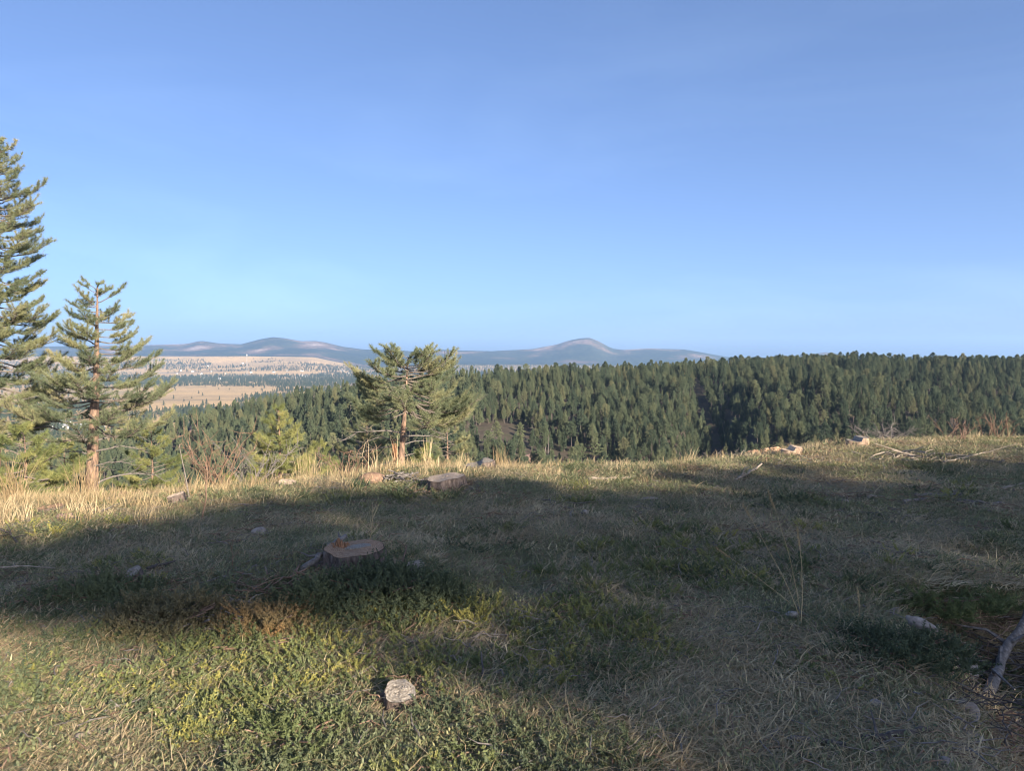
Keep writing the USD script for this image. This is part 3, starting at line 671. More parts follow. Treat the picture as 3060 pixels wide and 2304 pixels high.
pine('young_pine', 'small pine at the foot of the young pine, half hidden by tall grass', 318, 25.0, 447, .05, [(0, .9), (.3, .9), (.6, .65), (.85, .4), (1, .15)], 40, n_branch=30, nm='young_needles', low=.06, up=(.1, .9))
pine('young_pine', 'smallest pine, low under the right of the splintered pine', 424, 24.0, 452, .04, [(0, .6), (.3, .65), (.6, .5), (.85, .3), (1, .12)], 41, n_branch=24, nm='young_needles', low=.06, up=(.1, .9))

# pines behind the photographer: their shade lies across the clearing
def shade_pine(label, u, v, Hs, prof, seed, n, low, needle=.22, twig=1.0, wz=.015, rise=(-.1, .6), fan=None):
    x, y = .819 * u - .574 * v, .574 * u + .819 * v
    rg = np.random.default_rng(seed)
    z0 = float(height(x, y))
    t = thing('shade_pine', label, 'pine tree', (x, y, z0))
    part(t, 'trunk', trunk_mesh([[0, 0, -.3], [.1, 0, Hs * .5], [0, 0, Hs]], [.26, .22, .18, .12, .02], rg), 'pine_bark', smooth=50)
    pr = np.array(prof); az = 0
    for q in range(n):
        h = min(low + (1 - low) * ((q + rg.uniform(0, .8)) / n) ** .42, .985)
        az += 2.39996 + rg.normal() * .3
        if fan is not None:                        # a one-sided, wind-shaped top
            az = rg.uniform(*fan)
        L = max(np.interp(h, pr[:, 0], pr[:, 1]) * rg.uniform(.75, 1.05), .15)
        pine_branch(t, np.array([0, 0, h * Hs]), az, L, .04, rg, .012 + .012 * L, droop=.03, tip=.02, needle=needle, m=15, wid=.042, twig=twig, bare=.1, wz=wz, rise=rise)
SHADE = [('tall bare-stemmed pine behind the photographer at left', -.9, -25, 10.45, [(.88, 1.4), (.95, 3.0), (.985, 3.5), (1, 3.3)], 62, 26, .972, .12, 1.6, .0005, (0, .10), (-.22, .72)),
         ('slim dense pine behind the photographer, left of the broad pine', 4.0, -25, 10.3, [(.1, 2.1), (.5, 2.5), (.85, 2.5), (.95, 2.2), (1, 1.5)], 64, 72, .35),
         ('broad pine behind the photographer, nearest the path of the sun', 7.4, -25, 9.8, [(.1, 2.6), (.5, 2.8), (.75, 2.6), (.92, 2.5), (1, 2.0)], 61, 58, .35),
         ('wide pine behind the photographer, right of the broad pine', 11.2, -25, 9.4, [(.1, 2.8), (.5, 2.8), (.75, 2.5), (.92, 2.5), (1, 2.0)], 63, 58, .35),
         ('outermost pine behind the photographer to the right', 15.2, -25, 9.1, [(.1, 2.8), (.5, 2.8), (.75, 2.5), (.92, 2.5), (1, 2.0)], 65, 58, .35)]
for sp_ in SHADE:
    shade_pine(*sp_)

# ------------------------------------------------------------------ stumps
def stump(name, label, px, row, width, h, cut='cut_grey', tilt=(0, 0), step=None, seed=0, bark='stump_bark', roots=(), flare=1.25, rot=0.0, sink=0.06, oval=1.0):
    """Bark wall (part) and sawn face (part); the face may have a step where two cuts met."""
    rg = np.random.default_rng(seed)
    p = at(px, row)
    R = width / 2
    t = thing(name, label, 'tree stump', p + [0, 0, -sink], rot, tilt=(tilt[0], tilt[1], 0))
    k, n = 44, 9
    th = np.arange(k) / k * 2 * PI
    edge = R * (1 + .07 * np.sin(2 * th + seed) + .05 * np.sin(3 * th + seed * 2) + .03 * np.sin(7 * th + seed) + .008 * rg.normal(size=k))
    def top(x, y):
        z = h + sink + .03 * R * np.sin(5 * x / R) + 0.0 * y
        if step is not None:
            ang, off, hh = step
            d = x * math.cos(ang) + y * math.sin(ang) - off * R
            z = z - hh * smooth(d / (.10 * R) + .5)
        return z
    ex, ey = edge * np.cos(th), edge * np.sin(th) * oval
    zt = top(ex, ey)
    vs = []
    for i in range(n):
        s = i / (n - 1)
        f = 1 + (flare - 1) * (1 - s) ** 2.2
        rel = 1 + .05 * np.sin(11 * th + 2 * s) + .03 * rg.normal(size=k)
        if i == n - 1: rel = 1.0
        vs.append(np.stack([ex * f * rel, ey * f * rel, zt * s + 0 * th], 1))
    v = np.vstack(vs)
    i, j = np.meshgrid(np.arange(n - 1), np.arange(k), indexing='ij')
    a = i * k + j; b = i * k + (j + 1) % k
    fcs = np.vstack([np.stack([a, b, b + k], -1).reshape(-1, 3), np.stack([a, b + k, a + k], -1).reshape(-1, 3)])
    part(t, 'bark', (v, fcs), bark, smooth=45)
    rings = 12
    fv = [[0, 0, top(np.zeros(1), np.zeros(1))[0] + .001]]
    for q in range(1, rings + 1):
        s = q / rings * .985
        x, y = ex * s, ey * s
        z = top(x, y) + .002 + .002 * rg.normal(size=k) * (q < rings)
        fv += np.stack([x, y, z], 1).tolist()
    fv = np.array(fv)
    ff = [[0, 1 + j, 1 + (j + 1) % k] for j in range(k)]
    for q in range(rings - 1):
        for j in range(k):
            a, b = 1 + q * k + j, 1 + q * k + (j + 1) % k
            ff += [[a, a + k, b + k], [a, b + k, b]]
    part(t, 'cut_face', (fv, np.array(ff)), cut, smooth=40)
    for (ra, rl, rr) in roots:
        d = np.array([math.cos(ra), math.sin(ra), 0])
        pts = [d * R * .6 + [0, 0, h * .65], d * R * 1.2 + [0, 0, h * .42], d * (R + rl * .5) + [0, 0, h * .15 + .02], d * (R + rl) + [0, 0, -.02]]
        part(t, 'root', tube(np.array(pts) + rg.normal(size=(4, 3)) * .012, [rr * 1.2, rr, rr * .8, rr * .35], 8), bark, smooth=60)
    return t, p

t, p = stump('tree_stump', 'largest nearby stump, bark-clad, with an orange splintered ridge and pale saw cut', 356, 567, .43, .13, 'cut_orange', (2, -3), None, 3, roots=((PI * 1.02, .34, .045), (PI * 1.12, .30, .035), (-.6, .15, .05)), flare=1.12)
rg = np.random.default_rng(9)
sp = []
for q in range(44):
    x = rg.uniform(-.19, -.06); y = rg.uniform(.03, .12); h = .18 + .06 * math.exp(-((x + .125) / .05) ** 2) * rg.uniform(.15, 1.0)
    sp.append(tube([[x, y, .10], [x + rg.normal() * .003, y, h - .01], [x + rg.normal() * .006, y + rg.normal() * .006, h + .014]], [.010, .008, .0015], 5))
part(t, 'splinters', cat_meshes(sp), 'broken_wood')
pale = np.array([[-.06, -.02], [-.02, .05], [.05, .075], [.10, .06], [.12, .01], [.04, -.035]])
pv = np.vstack([np.c_[pale, np.full(6, .2005)], [[.03, .02, .2015]]])
part(t, 'pale_cut', (np.vstack([pv, np.c_[pale * 1.03, np.full(6, .187)]]), np.array([[6, j, (j + 1) % 6] for j in range(6)][::1] + [[j, 7 + j, 7 + (j + 1) % 6] for j in range(6)] + [[j, 7 + (j + 1) % 6, (j + 1) % 6] for j in range(6)])), 'cut_grey')
stump('tree_stump', 'nearest small grey stump with a cracked round top, in the foreground grass', 400, 704, .15, .075, 'cut_grey', (15, 2), None, 4, roots=((PI * .85, .10, .03), (.2, .12, .02)), flare=1.1)
stump('tree_stump', 'small pale stump with a tilted oval top at left among rusty needles', 138, 578, .135, .055, 'cut_grey', (20, -14), None, 5, flare=1.1)
stump('tree_stump', 'small round whitish stump right of the large splintered stump', 414, 578, .14, .10, 'cut_grey', (17, 3), None, 6, flare=1.15)
stump('tree_stump', 'wide dark-sided stump at the edge of the big shadow, centre', 447, 490, .42, .15, 'cut_fresh', (4, -6), None, 7, roots=((PI * 1.0, .25, .04),))
stump('tree_stump', 'grey stump cut in two steps among tufts of straw on the rim', 481, 470, .40, .12, 'cut_grey', (4, -7), (PI, -.15, .035), 8)
stump('tree_stump', 'low flat reddish stump on the sunlit rim, below the young pine', 287, 487, .23, .06, 'cut_fresh', (8, 3), None, 10)
stump('tree_stump', 'dark-sided low stump at left with a slanting cut, right of the left pine', 180, 503, .19, .09, 'cut_fresh', (6, -14), None, 11)
stump('tree_stump', 'weathered low stump just right of the foot of the left pine', 119, 500, .20, .06, 'cut_orange', (5, -10), None, 12)
stump('tree_stump', 'crumbling flat reddish stump low in the grass near the left edge', 52, 512, .22, .05, 'cut_orange', (4, -4), None, 13)
stump('tree_stump', 'orange-sided stump beside a heap of wood chips on the right rim', 791, 455, .30, .13, 'cut_fresh', (3, 0), (PI, -.1, .05), 14, bark='weathered_bark', flare=1.1)
stump('tree_stump', 'two-step stump standing on the skyline of the right rim', 857, 446, .34, .15, 'cut_grey', (3, 0), (PI, -.05, .06), 15, bark='weathered_bark', flare=1.05)

# ------------------------------------------------------------------ sticks, logs, stones, chips
def stick(name, label, pix, r, m='grey_stick', cat='stick', lift=0.01, taper=.5, twigs=0, seed=0, lifts=None, wob=.12, k=7):
    rg = np.random.default_rng(seed + 100)
    P = np.array([at(*q) for q in pix])
    P[:, 2] += lift + (np.asarray(lifts) if lifts is not None else 0)
    n = 4 * (len(P) - 1) + 1
    s = np.linspace(0, len(P) - 1, n)
    Q = np.stack([np.interp(s, np.arange(len(P)), P[:, c]) for c in range(3)], 1)
    Q += rg.normal(size=Q.shape) * r * wob * 2
    o = Q[0].copy()
    t = thing(name, label, cat, o)
    rad = r * np.linspace(1, taper, n) * rg.uniform(.88, 1.12, n)
    part(t, 'stem', tube(Q - o, rad, k), m, smooth=60)
    for q in range(twigs):
        i = rg.integers(n // 4, n - 1)
        d = unit(np.array([rg.normal(), rg.normal(), rg.uniform(.0, .8)]))
        l = np.linalg.norm(Q[-1] - Q[0]) * rg.uniform(.12, .35)
        B = np.array([Q[i], Q[i] + d * l * .5 + rg.normal(size=3) * l * .06, Q[i] + d * l + rg.normal(size=3) * l * .1]) - o
        part(t, 'twig', tube(B, [r * .5, r * .35, r * .15], 5), m, smooth=60)
    return t
stick('fallen_branch', 'thick grey branch slanting up out of the hollow at the lower right', [(985, 709), (1002, 680), (1030, 642)], .030, 'grey_stick', 'branch', .06, .8, 4, 1, lifts=[0, .06, .16])
stick('fallen_branch', 'dark crooked branch lying across the foot of the thick grey branch', [(946, 706), (968, 711), (988, 710), (1006, 718), (1030, 727)], .017, 'dark_stick', 'branch', .035, .8, 2, 2)
stick('fallen_branch', 'dark stubby branch lying in grass at the lower right', [(862, 748), (893, 743), (932, 738)], .017, 'dark_stick', 'branch', .03, .85, 1, 3)
stick('fallen_branch', 'whitish-ended stick lying left of the dark stubby branch', [(790, 745), (820, 749), (845, 752)], .011, 'grey_stick', 'branch', .025, .7, 0, 4)
stick('fallen_branch', 'mottled pale stick running to the bottom right corner', [(945, 731), (965, 741), (984, 757), (988, 764), (981, 774)], .013, 'pale_stick', 'branch', .04, .9, 0, 5)
stick('fallen_branch', 'thin straight straw-coloured stalk crossing the stones at lower right', [(905, 655), (937, 668), (962, 692)], .004, 'pale_stick', 'stick', .06, .6, 0, 6)
stick('fallen_branch', 'short pale stick lying in the upper part of the hollow', [(950, 653), (975, 662), (1000, 672)], .006, 'pale_stick', 'stick', .09, .6, 0, 7)
stick('fallen_branch', 'grey stick at the right end of the small log group in the right shade', [(957, 503), (980, 505), (1004, 506)], .024, 'grey_stick', 'branch', .012, .6, 1, 8)
stick('fallen_branch', 'long grey log in the shade at right, nearest of the log group', [(903, 504), (930, 500), (962, 496)], .024, 'grey_stick', 'branch', .012, .6, 1, 9)
stick('fallen_branch', 'grey log in the right shade, farthest of the log group', [(915, 498), (940, 496), (962, 493)], .02, 'grey_stick', 'branch', .012, .7, 0, 10)
stick('fallen_branch', 'short pale stick left of the log group in the right shade', [(868, 500), (884, 499)], .02, 'pale_stick', 'branch', .02, .8, 0, 11)
stick('fallen_branch', 'short pale stick at the right edge in the shade', [(1003, 491), (1024, 484)], .02, 'pale_stick', 'branch', .010, .7, 0, 12)
stick('fallen_branch', 'pale debarked log on the sunlit strip right of centre', [(588, 481.5), (610, 480), (636, 478.5)], .026, 'pale_stick', 'branch', .010, .6, 1, 13)
stick('fallen_branch', 'forked pale branch on the sunlit strip, right of the debarked log', [(735, 482), (748, 478), (762, 474)], .025, 'pale_stick', 'branch', .010, .5, 3, 14, lifts=[0, .05, .12])
stick('fallen_branch', 'thin pale branch left of the forked branch on the sunlit strip', [(700, 479), (716, 478), (730, 479)], .018, 'pale_stick', 'branch', .010, .6, 2, 15)
stick('fallen_branch', 'long thin pale branch in sunny grass near the right edge', [(944, 466), (962, 462), (984, 456), (994, 456)], .016, 'pale_stick', 'branch', .05, .5, 2, 16)
stick('fallen_branch', 'dark twig at the left edge of the big shadow', [(-4, 534), (10, 540), (18, 549)], .012, 'dark_stick', 'stick', .05, .6, 4, 17)
stick('fallen_branch', 'grey dead root lying left of the large splintered stump', [(303, 578), (316, 570), (330, 560), (345, 552)], .022, 'grey_stick', 'branch', .05, .8, 2, 18, lifts=[0, .02, .04, .06])
stick('fallen_branch', 'pale branched dead twig on the brown litter below the large stump', [(205, 620), (222, 612), (240, 611), (256, 614)], .010, 'pale_stick', 'stick', .06, .5, 6, 19)
stick('fallen_branch', 'pale bent stick above the dead leaves at the left edge', [(0, 577), (20, 575), (55, 577)], .007, 'pale_stick', 'stick', .06, .6, 3, 20)
stick('fallen_branch', 'reddish thin stick sticking up beside the small whitish stump', [(398, 580), (404, 572), (407, 566)], .007, 'brown_twig', 'stick', .05, .6, 1, 21, lifts=[0, .04, .1])
stick('fallen_branch', 'dark stick behind the small tilted stump at left', [(148, 573), (160, 569), (176, 566)], .012, 'dark_stick', 'stick', .03, .7, 1, 22)
stick('fallen_branch', 'short dark upright twig in grass right of the nearest small stump', [(482, 688), (483, 680), (481, 671)], .006, 'dark_stick', 'stick', .01, .7, 0, 23, lifts=[0, .04, .08])
stick('fallen_branch', 'pale broken wood chunk in straw at the lower left', [(76, 746), (90, 742), (106, 738)], .016, 'pale_stick', 'stick', .025, .8, 2, 24)
stick('fallen_branch', 'reddish rotten log half sunk in the sunny grass at left', [(64, 513), (80, 511), (98, 511)], .028, 'brown_twig', 'branch', .01, .6, 0, 25)
stick('fallen_branch', 'pale stick on the rim at left, beside the slanting-cut stump', [(108, 503), (120, 501), (134, 499)], .022, 'pale_stick', 'branch', .02, .7, 0, 26)
stick('leaning_stalk', 'long pale stick leaning left out of the rim grass near the left pine', [(190, 500), (180, 494)], .010, 'pale_stick', 'stick', .0, .4, 0, 27, lifts=[0, .62])

def rock(label, px, row, size, seed, rotz=0, m='pale_rock', sink=.35, tilt=(0, 0, 0), lift=0.0):
    p = at(px, row) + [0, 0, lift]
    v, f = rock_mesh(seed, size, 3, .38)
    a, b, c = np.radians(tilt)
    v = v @ trimesh.transformations.euler_matrix(a, b, math.radians(rotz))[:3, :3].T
    z = v[:, 2].min()
    mm = usdkit.mesh(stage, numbered('/World', 'stone'), (v + p + [0, 0, -z - sink * size[2] * 2], f), f'/World/Looks/{m}', smooth=35)
    tag(mm.GetPrim(), label, 'stone')
rock('long wedge-shaped pale stone on the dark juniper at the lower right', 922, 650, (.085, .026, .036), 2, -35, tilt=(0, 18, 0), lift=.12)
rock('grey striped stone in the middle of the hollow', 966, 684, (.085, .06, .075), 3, 20, lift=.05)
rock('arched pale stone under the dark crooked branch', 965, 724, (.065, .035, .055), 4, -30, lift=.04)
rock('flat pale stone below the arched stone at lower right', 968, 746, (.06, .035, .028), 5, -25, lift=.03)
rock('rounded grey stone right of the flat pale stone', 999, 743, (.04, .034, .036), 6, 10, lift=.03)
rock('tiny light stone near the bottom edge, below the flat stone', 946, 772, (.03, .026, .024), 7, lift=.02)
rock('small pale pebble in the dark hollow above the crooked branch', 975, 704, (.022, .02, .018), 8)
rock('greyish stone under straw at the foot of the tall grass stalk', 793, 619, (.04, .03, .022), 9, lift=.01)
rock('small stone left of the hollow, beside reddish dead needles', 876, 712, (.034, .028, .024), 10, lift=.02)
rock('left one of two small white stones in the shaded grass', 572, 518, (.020, .018, .036), 11, lift=.02)
rock('right one of two small white stones in the shaded grass', 585, 516, (.040, .028, .026), 12, lift=.02)
rock('tiny white stone right of centre in the shaded grass', 575, 560, (.025, .02, .015), 13)
rock('light stone in the shade left of the right log group', 845, 503, (.06, .04, .03), 14)
rock('long pale stone in shade near the stone pair', 650, 500, (.09, .035, .02), 15)
rock('round end of a sawn log chunk on the sunlit rim', 372, 484, (.16, .10, .10), 16, 0, 'brown_twig', .3)
rock('pale stone in the big shadow left of the large stump', 260, 535, (.07, .05, .045), 17)
rock('pinkish stone on the rim beside the slanting-cut stump', 66, 519, (.11, .06, .035), 18, 0, 'red_rock')

# ------------------------------------------------------------------ grass and low plants
def blades(n, R, h, lean, w, rg, droop=0.5, comb=None, spread=3.14, base_z=-0.01):
    """n curved tapering ribbons rooted in a disc of radius R."""
    a = rg.uniform(0, 2 * PI, n); r = R * np.sqrt(rg.uniform(0, 1, n))
    B = np.stack([r * np.cos(a), r * np.sin(a), np.full(n, base_z)], 1)
    az = rg.uniform(-spread, spread, n) + (0 if comb is None else comb)
    hh = rg.uniform(h[0], h[1], n); ll = rg.uniform(lean[0], lean[1], n)
    bend = rg.normal(size=n) * .5
    ts = np.array([0, .35, .7, 1.0]); ws = np.array([1, .85, .55, .0])
    V = []
    for t, wt in zip(ts, ws):
        aa = az + bend * t
        out = ll * (0.35 * t + 0.65 * t ** 1.8)
        z = hh * (t * (1 + droop) - droop * t ** 2)
        c = B + np.stack([out * np.cos(aa), out * np.sin(aa), z], 1)
        s = np.stack([-np.sin(aa + .6), np.cos(aa + .6), np.zeros(n)], 1) * (w * rg.uniform(.7, 1.2, n) * wt / 2)[:, None]
        V += [c - s, c + s]
    V = np.stack(V, 1)[:, :7]                      # 7 corners a blade
    v = V.reshape(-1, 3)
    o = np.arange(n)[:, None] * 7
    f = np.vstack([o + q for q in ([0, 1, 3], [0, 3, 2], [2, 3, 5], [2, 5, 4], [4, 5, 6])])
    return v, f

def sprigs(n, R, L, rg, up=(.2, .9), leaf=.022, w=.0062, rows=8):
    """Creeping juniper: short arching stems set with flat fans of scale leaves."""
    out_v, k = [], 0
    a = rg.uniform(0, 2 * PI, n); r = R * np.sqrt(rg.uniform(0, 1, n))
    P0 = np.stack([r * np.cos(a), r * np.sin(a), np.zeros(n)], 1)
    az = a + rg.normal(size=n) * .9
    el = rg.uniform(up[0], up[1], n)
    ax = np.stack([np.cos(az) * np.cos(el), np.sin(az) * np.cos(el), np.sin(el)], 1)
    l = rg.uniform(L[0], L[1], n)
    sd = unit(np.cross(ax, [0, 0, 1.0]))
    sd = unit(sd + rg.normal(size=(n, 3)) * .35)
    tris = []
    for q in range(rows):
        s = (q + .6) / rows
        c = P0 + ax * (l * s)[:, None]
        c[:, 2] += .12 * l * s * s
        for sg in (-1, 1, 0):
            d = unit(ax * .8 + sd * (.9 * sg) + rg.normal(size=(n, 3)) * .3 + [0, 0, .25 * (sg == 0)])
            ll = leaf * (1.25 - .6 * s) * rg.uniform(.7, 1.3, n) * (l / .1) ** .5
            for _ in range(2):
                dd = unit(d + rg.normal(size=(n, 3)) * .35)
                pw = unit(np.cross(dd, rg.normal(size=(n, 3)))) * w / 2 * 1.3
                tris.append(np.stack([c - pw, c + pw, c + dd * ll[:, None]], 1))
    T = np.concatenate(tris).reshape(-1, 3)
    return T, np.arange(len(T)).reshape(-1, 3)

rg = np.random.default_rng(101)
def protos(name, kinds):
    UsdGeom.PointInstancer.Define(stage, f'/World/{name}')
    out = []
    for nm, mesh, m in kinds:
        p = f'/World/{name}/{nm}'
        usdkit.mesh(stage, p, mesh, f'/World/Looks/{m}')
        out.append(p)
    return out

def scatter(n, y0, y1, rg, b0=-.86, b1=.86, power=1.0):
    y = y0 * (y1 / y0) ** (rg.uniform(0, 1, n) ** power)
    x = rg.uniform(b0, b1, n) * (y + .25)
    return x, y

def hollow(x, y):
    return smooth((x - 1.55 - 0.35 * (y - 2.6)) / 0.5) * smooth((5.1 - y) / 0.45)

def inside(x, y, extra=2.2):
    return y < np.interp(x / np.maximum(y, 1), EDGE[:, 0], EDGE[:, 1]) + extra

def put(name, pr, x, y, rg, smin, smax, label, cat, comb=None, far=1.0, w=None):
    z = height(x, y)
    sc = rg.uniform(smin, smax, len(x)) * (1 + (far - 1) * smooth((y - 4) / 9))
    rz = rg.uniform(0, 2 * PI, len(x)) if comb is None else comb
    instancer(name, pr, np.stack([x, y, z], 1), rg.choice(len(pr), len(x), p=w), rz, sc, label, cat)

jun = lambda x, y: fbm2(x, y, .75, 61, 4)          # where juniper mats grow
dry = lambda x, y: fbm2(x, y, .9, 71, 4)           # where dead straw lies
def keep_off(x, y):
    """Leaves the sawn tops and stones free."""
    k = np.ones(len(x), bool)
    for (px, row, rr) in ((356, 562, .34), (400, 708, .17), (138, 573, .15), (414, 571, .14), (447, 488, .24), (481, 468, .23), (922, 640, .07), (966, 672, .08)):
        p = at(px, row)
        k &= (x - p[0]) ** 2 + (y - p[1]) ** 2 > rr * rr
    return k

g_pr = protos('green_grass', [(f'tuft_{chr(97 + i)}', blades(38, .14, hh, ll, .0058, rg, .5), 'green_blades') for i, (hh, ll) in enumerate([((.012, .045), (.02, .08)), ((.01, .035), (.03, .09)), ((.02, .06), (.02, .07)), ((.008, .03), (.03, .08))])])
x, y = scatter(21000, 1.7, 16.5, rg)
k = inside(x, y) & keep_off(x, y) & (rg.uniform(size=len(x)) < 1 - .9 * hollow(x, y)) & (rg.uniform(size=len(x)) < np.clip(1.0 - 2.6 * (dry(x, y) - .38), .2, 1))
put('green_grass', g_pr, x[k], y[k], rg, .7, 1.35, 'short green grass growing over the hilltop', 'grass', far=1.6)

s_pr = protos('dry_grass', [(f'mat_{chr(97 + i)}', blades(34, .14, hh, ll, .0066, rg, 1.1, 0.0, spr), 'straw_blades') for i, (hh, ll, spr) in enumerate([((.010, .036), (.05, .13), 1.0), ((.012, .042), (.04, .11), 1.6), ((.010, .032), (.06, .15), .8), ((.012, .048), (.03, .09), 3.1)])])
x, y = scatter(30000, 1.7, 16.5, rg)
k = inside(x, y) & keep_off(x, y) & (rg.uniform(size=len(x)) < 1 - .55 * hollow(x, y)) & (rg.uniform(size=len(x)) < np.clip(.50 + 4.0 * (dry(x, y) - .48) + .25 * (y < 4), .25, 1))
put('dry_grass', s_pr, x[k], y[k], rg, .7, 1.3, 'dead straw-coloured grass lying matted over the hilltop', 'grass', comb=(fbm2(x, y, .5, 81, 2) * 14)[k] + rg.normal(size=k.sum()) * .5, far=1.55)

j_pr = protos('creeping_juniper', [(f'sprig_{chr(97 + i)}', sprigs(16, .11, LL, rg), 'juniper_green') for i, LL in enumerate([(.05, .11), (.06, .13), (.04, .09)])])
x, y = scatter(9000, 1.7, 9.0, rg)
k = keep_off(x, y) & (rg.uniform(size=len(x)) < np.clip(5.5 * (jun(x, y) - .53) + .10 * (y < 5), 0, .62) * np.clip(1.4 - y / 9, .25, 1)) & (rg.uniform(size=len(x)) < 1 - .6 * hollow(x, y))
put('creeping_juniper', j_pr, x[k], y[k], rg, .45, .95, 'yellow-green creeping juniper in patches over the foreground', 'juniper')

def rosettes(n, R, l, w, rg):
    """Low leafy plants: small pointed leaves standing out from short stems."""
    a = rg.uniform(0, 2 * PI, n); r = R * np.sqrt(rg.uniform(0, 1, n))
    c = np.stack([r * np.cos(a), r * np.sin(a), rg.uniform(.004, .045, n)], 1)
    az = rg.uniform(0, 2 * PI, n); el = rg.uniform(.0, 1.1, n)
    d = np.stack([np.cos(az) * np.cos(el), np.sin(az) * np.cos(el), np.sin(el)], 1)
    sdv = np.stack([-np.sin(az), np.cos(az), rg.normal(size=n) * .4], 1)
    ll = rg.uniform(l[0], l[1], n)[:, None]; ww = ll * w
    v = np.stack([c, c + d * ll * .55 - sdv * ww, c + d * ll * .55 + sdv * ww, c + d * ll], 1).reshape(-1, 3)
    o = np.arange(n)[:, None] * 4
    return v, np.vstack([o + [0, 1, 2], o + [1, 3, 2]])
c_pr = protos('leafy_weeds', [(f'leaves_{chr(97 + i)}', rosettes(40, .11, ll, .20, rg), m) for i, (ll, m) in enumerate([((.008, .020), 'weed_leaf'), ((.010, .028), 'green_blades'), ((.007, .018), 'juniper_dark'), ((.008, .022), 'weed_leaf')])])
x, y = scatter(7500, 1.7, 15.0, rg)
k = inside(x, y, .5) & keep_off(x, y) & (rg.uniform(size=len(x)) < np.clip(1.1 - 2.4 * (dry(x, y) - .36), .2, 1)) & (rg.uniform(size=len(x)) < 1 - .8 * hollow(x, y))
put('leafy_weeds', c_pr, x[k], y[k], rg, .6, 1.2, 'small low leafy plants among the grass', 'weeds', far=2.0)

w_pr = protos('long_straws', [(f'straws_{chr(97 + i)}', blades(8, .2, (.02, .085), (.10, .36), .0052, rg, 1.2), 'tall_straw') for i in range(4)])
x, y = scatter(11000, 1.7, 15.0, rg)
k = inside(x, y) & keep_off(x, y) & (rg.uniform(size=len(x)) < np.clip(.45 + 3.0 * (dry(x, y) - .45), .15, 1))
put('long_straws', w_pr, x[k], y[k], rg, .5, 1.1, 'long single pale straws lying across the grass', 'straw', far=1.7)

k_pr = protos('dark_juniper', [(f'sprig_{chr(97 + i)}', sprigs(14, .12, LL, rg), 'juniper_dark') for i, LL in enumerate([(.05, .12), (.06, .14)])])
x, y = scatter(4800, 1.7, 12.0, rg)
k = keep_off(x, y) & (rg.uniform(size=len(x)) < np.clip(6 * (fbm2(x, y, 1.1, 66, 4) - .52), 0, .85) * np.clip(1.2 - y / 16, .3, 1)) & (rg.uniform(size=len(x)) < 1 - .4 * hollow(x, y))
put('dark_juniper', k_pr, x[k], y[k], rg, .5, 1.1, 'dull dark green creeping juniper sprigs between the grass', 'juniper', far=1.3)

l_pr = protos('twig_litter', [(f'twigs_{chr(97 + i)}', cat_meshes([tube(np.cumsum(np.vstack([[rg.uniform(-.12, .12), rg.uniform(-.12, .12), .012]] + [np.array([math.cos(q), math.sin(q), 0]) * rg.uniform(.015, .05) + rg.normal(size=3) * .010 for _ in range(4)]), 0), [.0030, .0028, .0024, .002, .001], 4, False) for q in rg.uniform(0, 6.28, 7)]), ('brown_twig', 'grey_stick', 'brown_twig')[i % 3]) for i in range(5)])
x, y = scatter(3800, 1.7, 14.5, rg)
k = inside(x, y, 0) & (rg.uniform(size=len(x)) < np.clip(.35 + 1.6 * (dry(x, y) - .45), .15, 1) + .6 * hollow(x, y))
put('twig_litter', l_pr, x[k], y[k], rg, .6, 1.5, 'small dead twigs strewn over the grass', 'twigs', far=1.6)

# brown litter on the bare hollow and round the rusty patches
d_pr = protos('needle_litter', [(f'needles_{chr(97 + i)}', blades(46, .12, (.004, .03), (.04, .11), .0034, rg, 1.0), m) for i, m in enumerate(('dead_needles', 'juniper_brown', 'dead_needles'))])
x, y = scatter(5200, 1.7, 8.0, rg)
w_ = .75 * hollow(x, y)
for (px, row, rr) in ((150, 588, .55), (200, 600, .7), (260, 570, .6), (330, 600, .6), (115, 640, .35), (445, 575, .4), (420, 690, .15), (880, 690, .45), (835, 605, .4), (960, 600, .6), (440, 480, .3), (255, 640, .35)):
    p = at(px, row)
    w_ = np.maximum(w_, .85 * np.exp(-((x - p[0]) ** 2 + (y - p[1]) ** 2) / rr ** 2))
k = rg.uniform(size=len(x)) < w_ * .9
put('needle_litter', d_pr, x[k], y[k], rg, .6, 1.2, 'rust-brown dead needles lying in patches', 'needles')

# tall pale grass along the rim: countless thin stems
t_pr = protos('rim_grass', [(f'stems_{chr(97 + i)}', blades(34, .14, hh, (.03, .16), .006, rg, .35), 'tall_straw') for i, hh in enumerate([(.05, .17), (.06, .22), (.03, .12)])])
bq = rg.uniform(-.74, .74, 2600)
yq = np.interp(bq, EDGE[:, 0], EDGE[:, 1]) + rg.normal(size=len(bq)) * .8 + 1.0
k = rg.uniform(size=len(bq)) < np.interp(bq, [-.74, -.2, -.05, .1, .3, .74], [.55, .6, .30, .10, .10, .14]) * np.clip(2.2 * fbm2(bq * 30, yq * .3, .5, 91, 3) - .45, .05, 1)
put('rim_grass', t_pr, (bq * yq)[k], yq[k], rg, .6, 1.15, 'tall straw-coloured grass fringing the rim of the hilltop', 'grass')

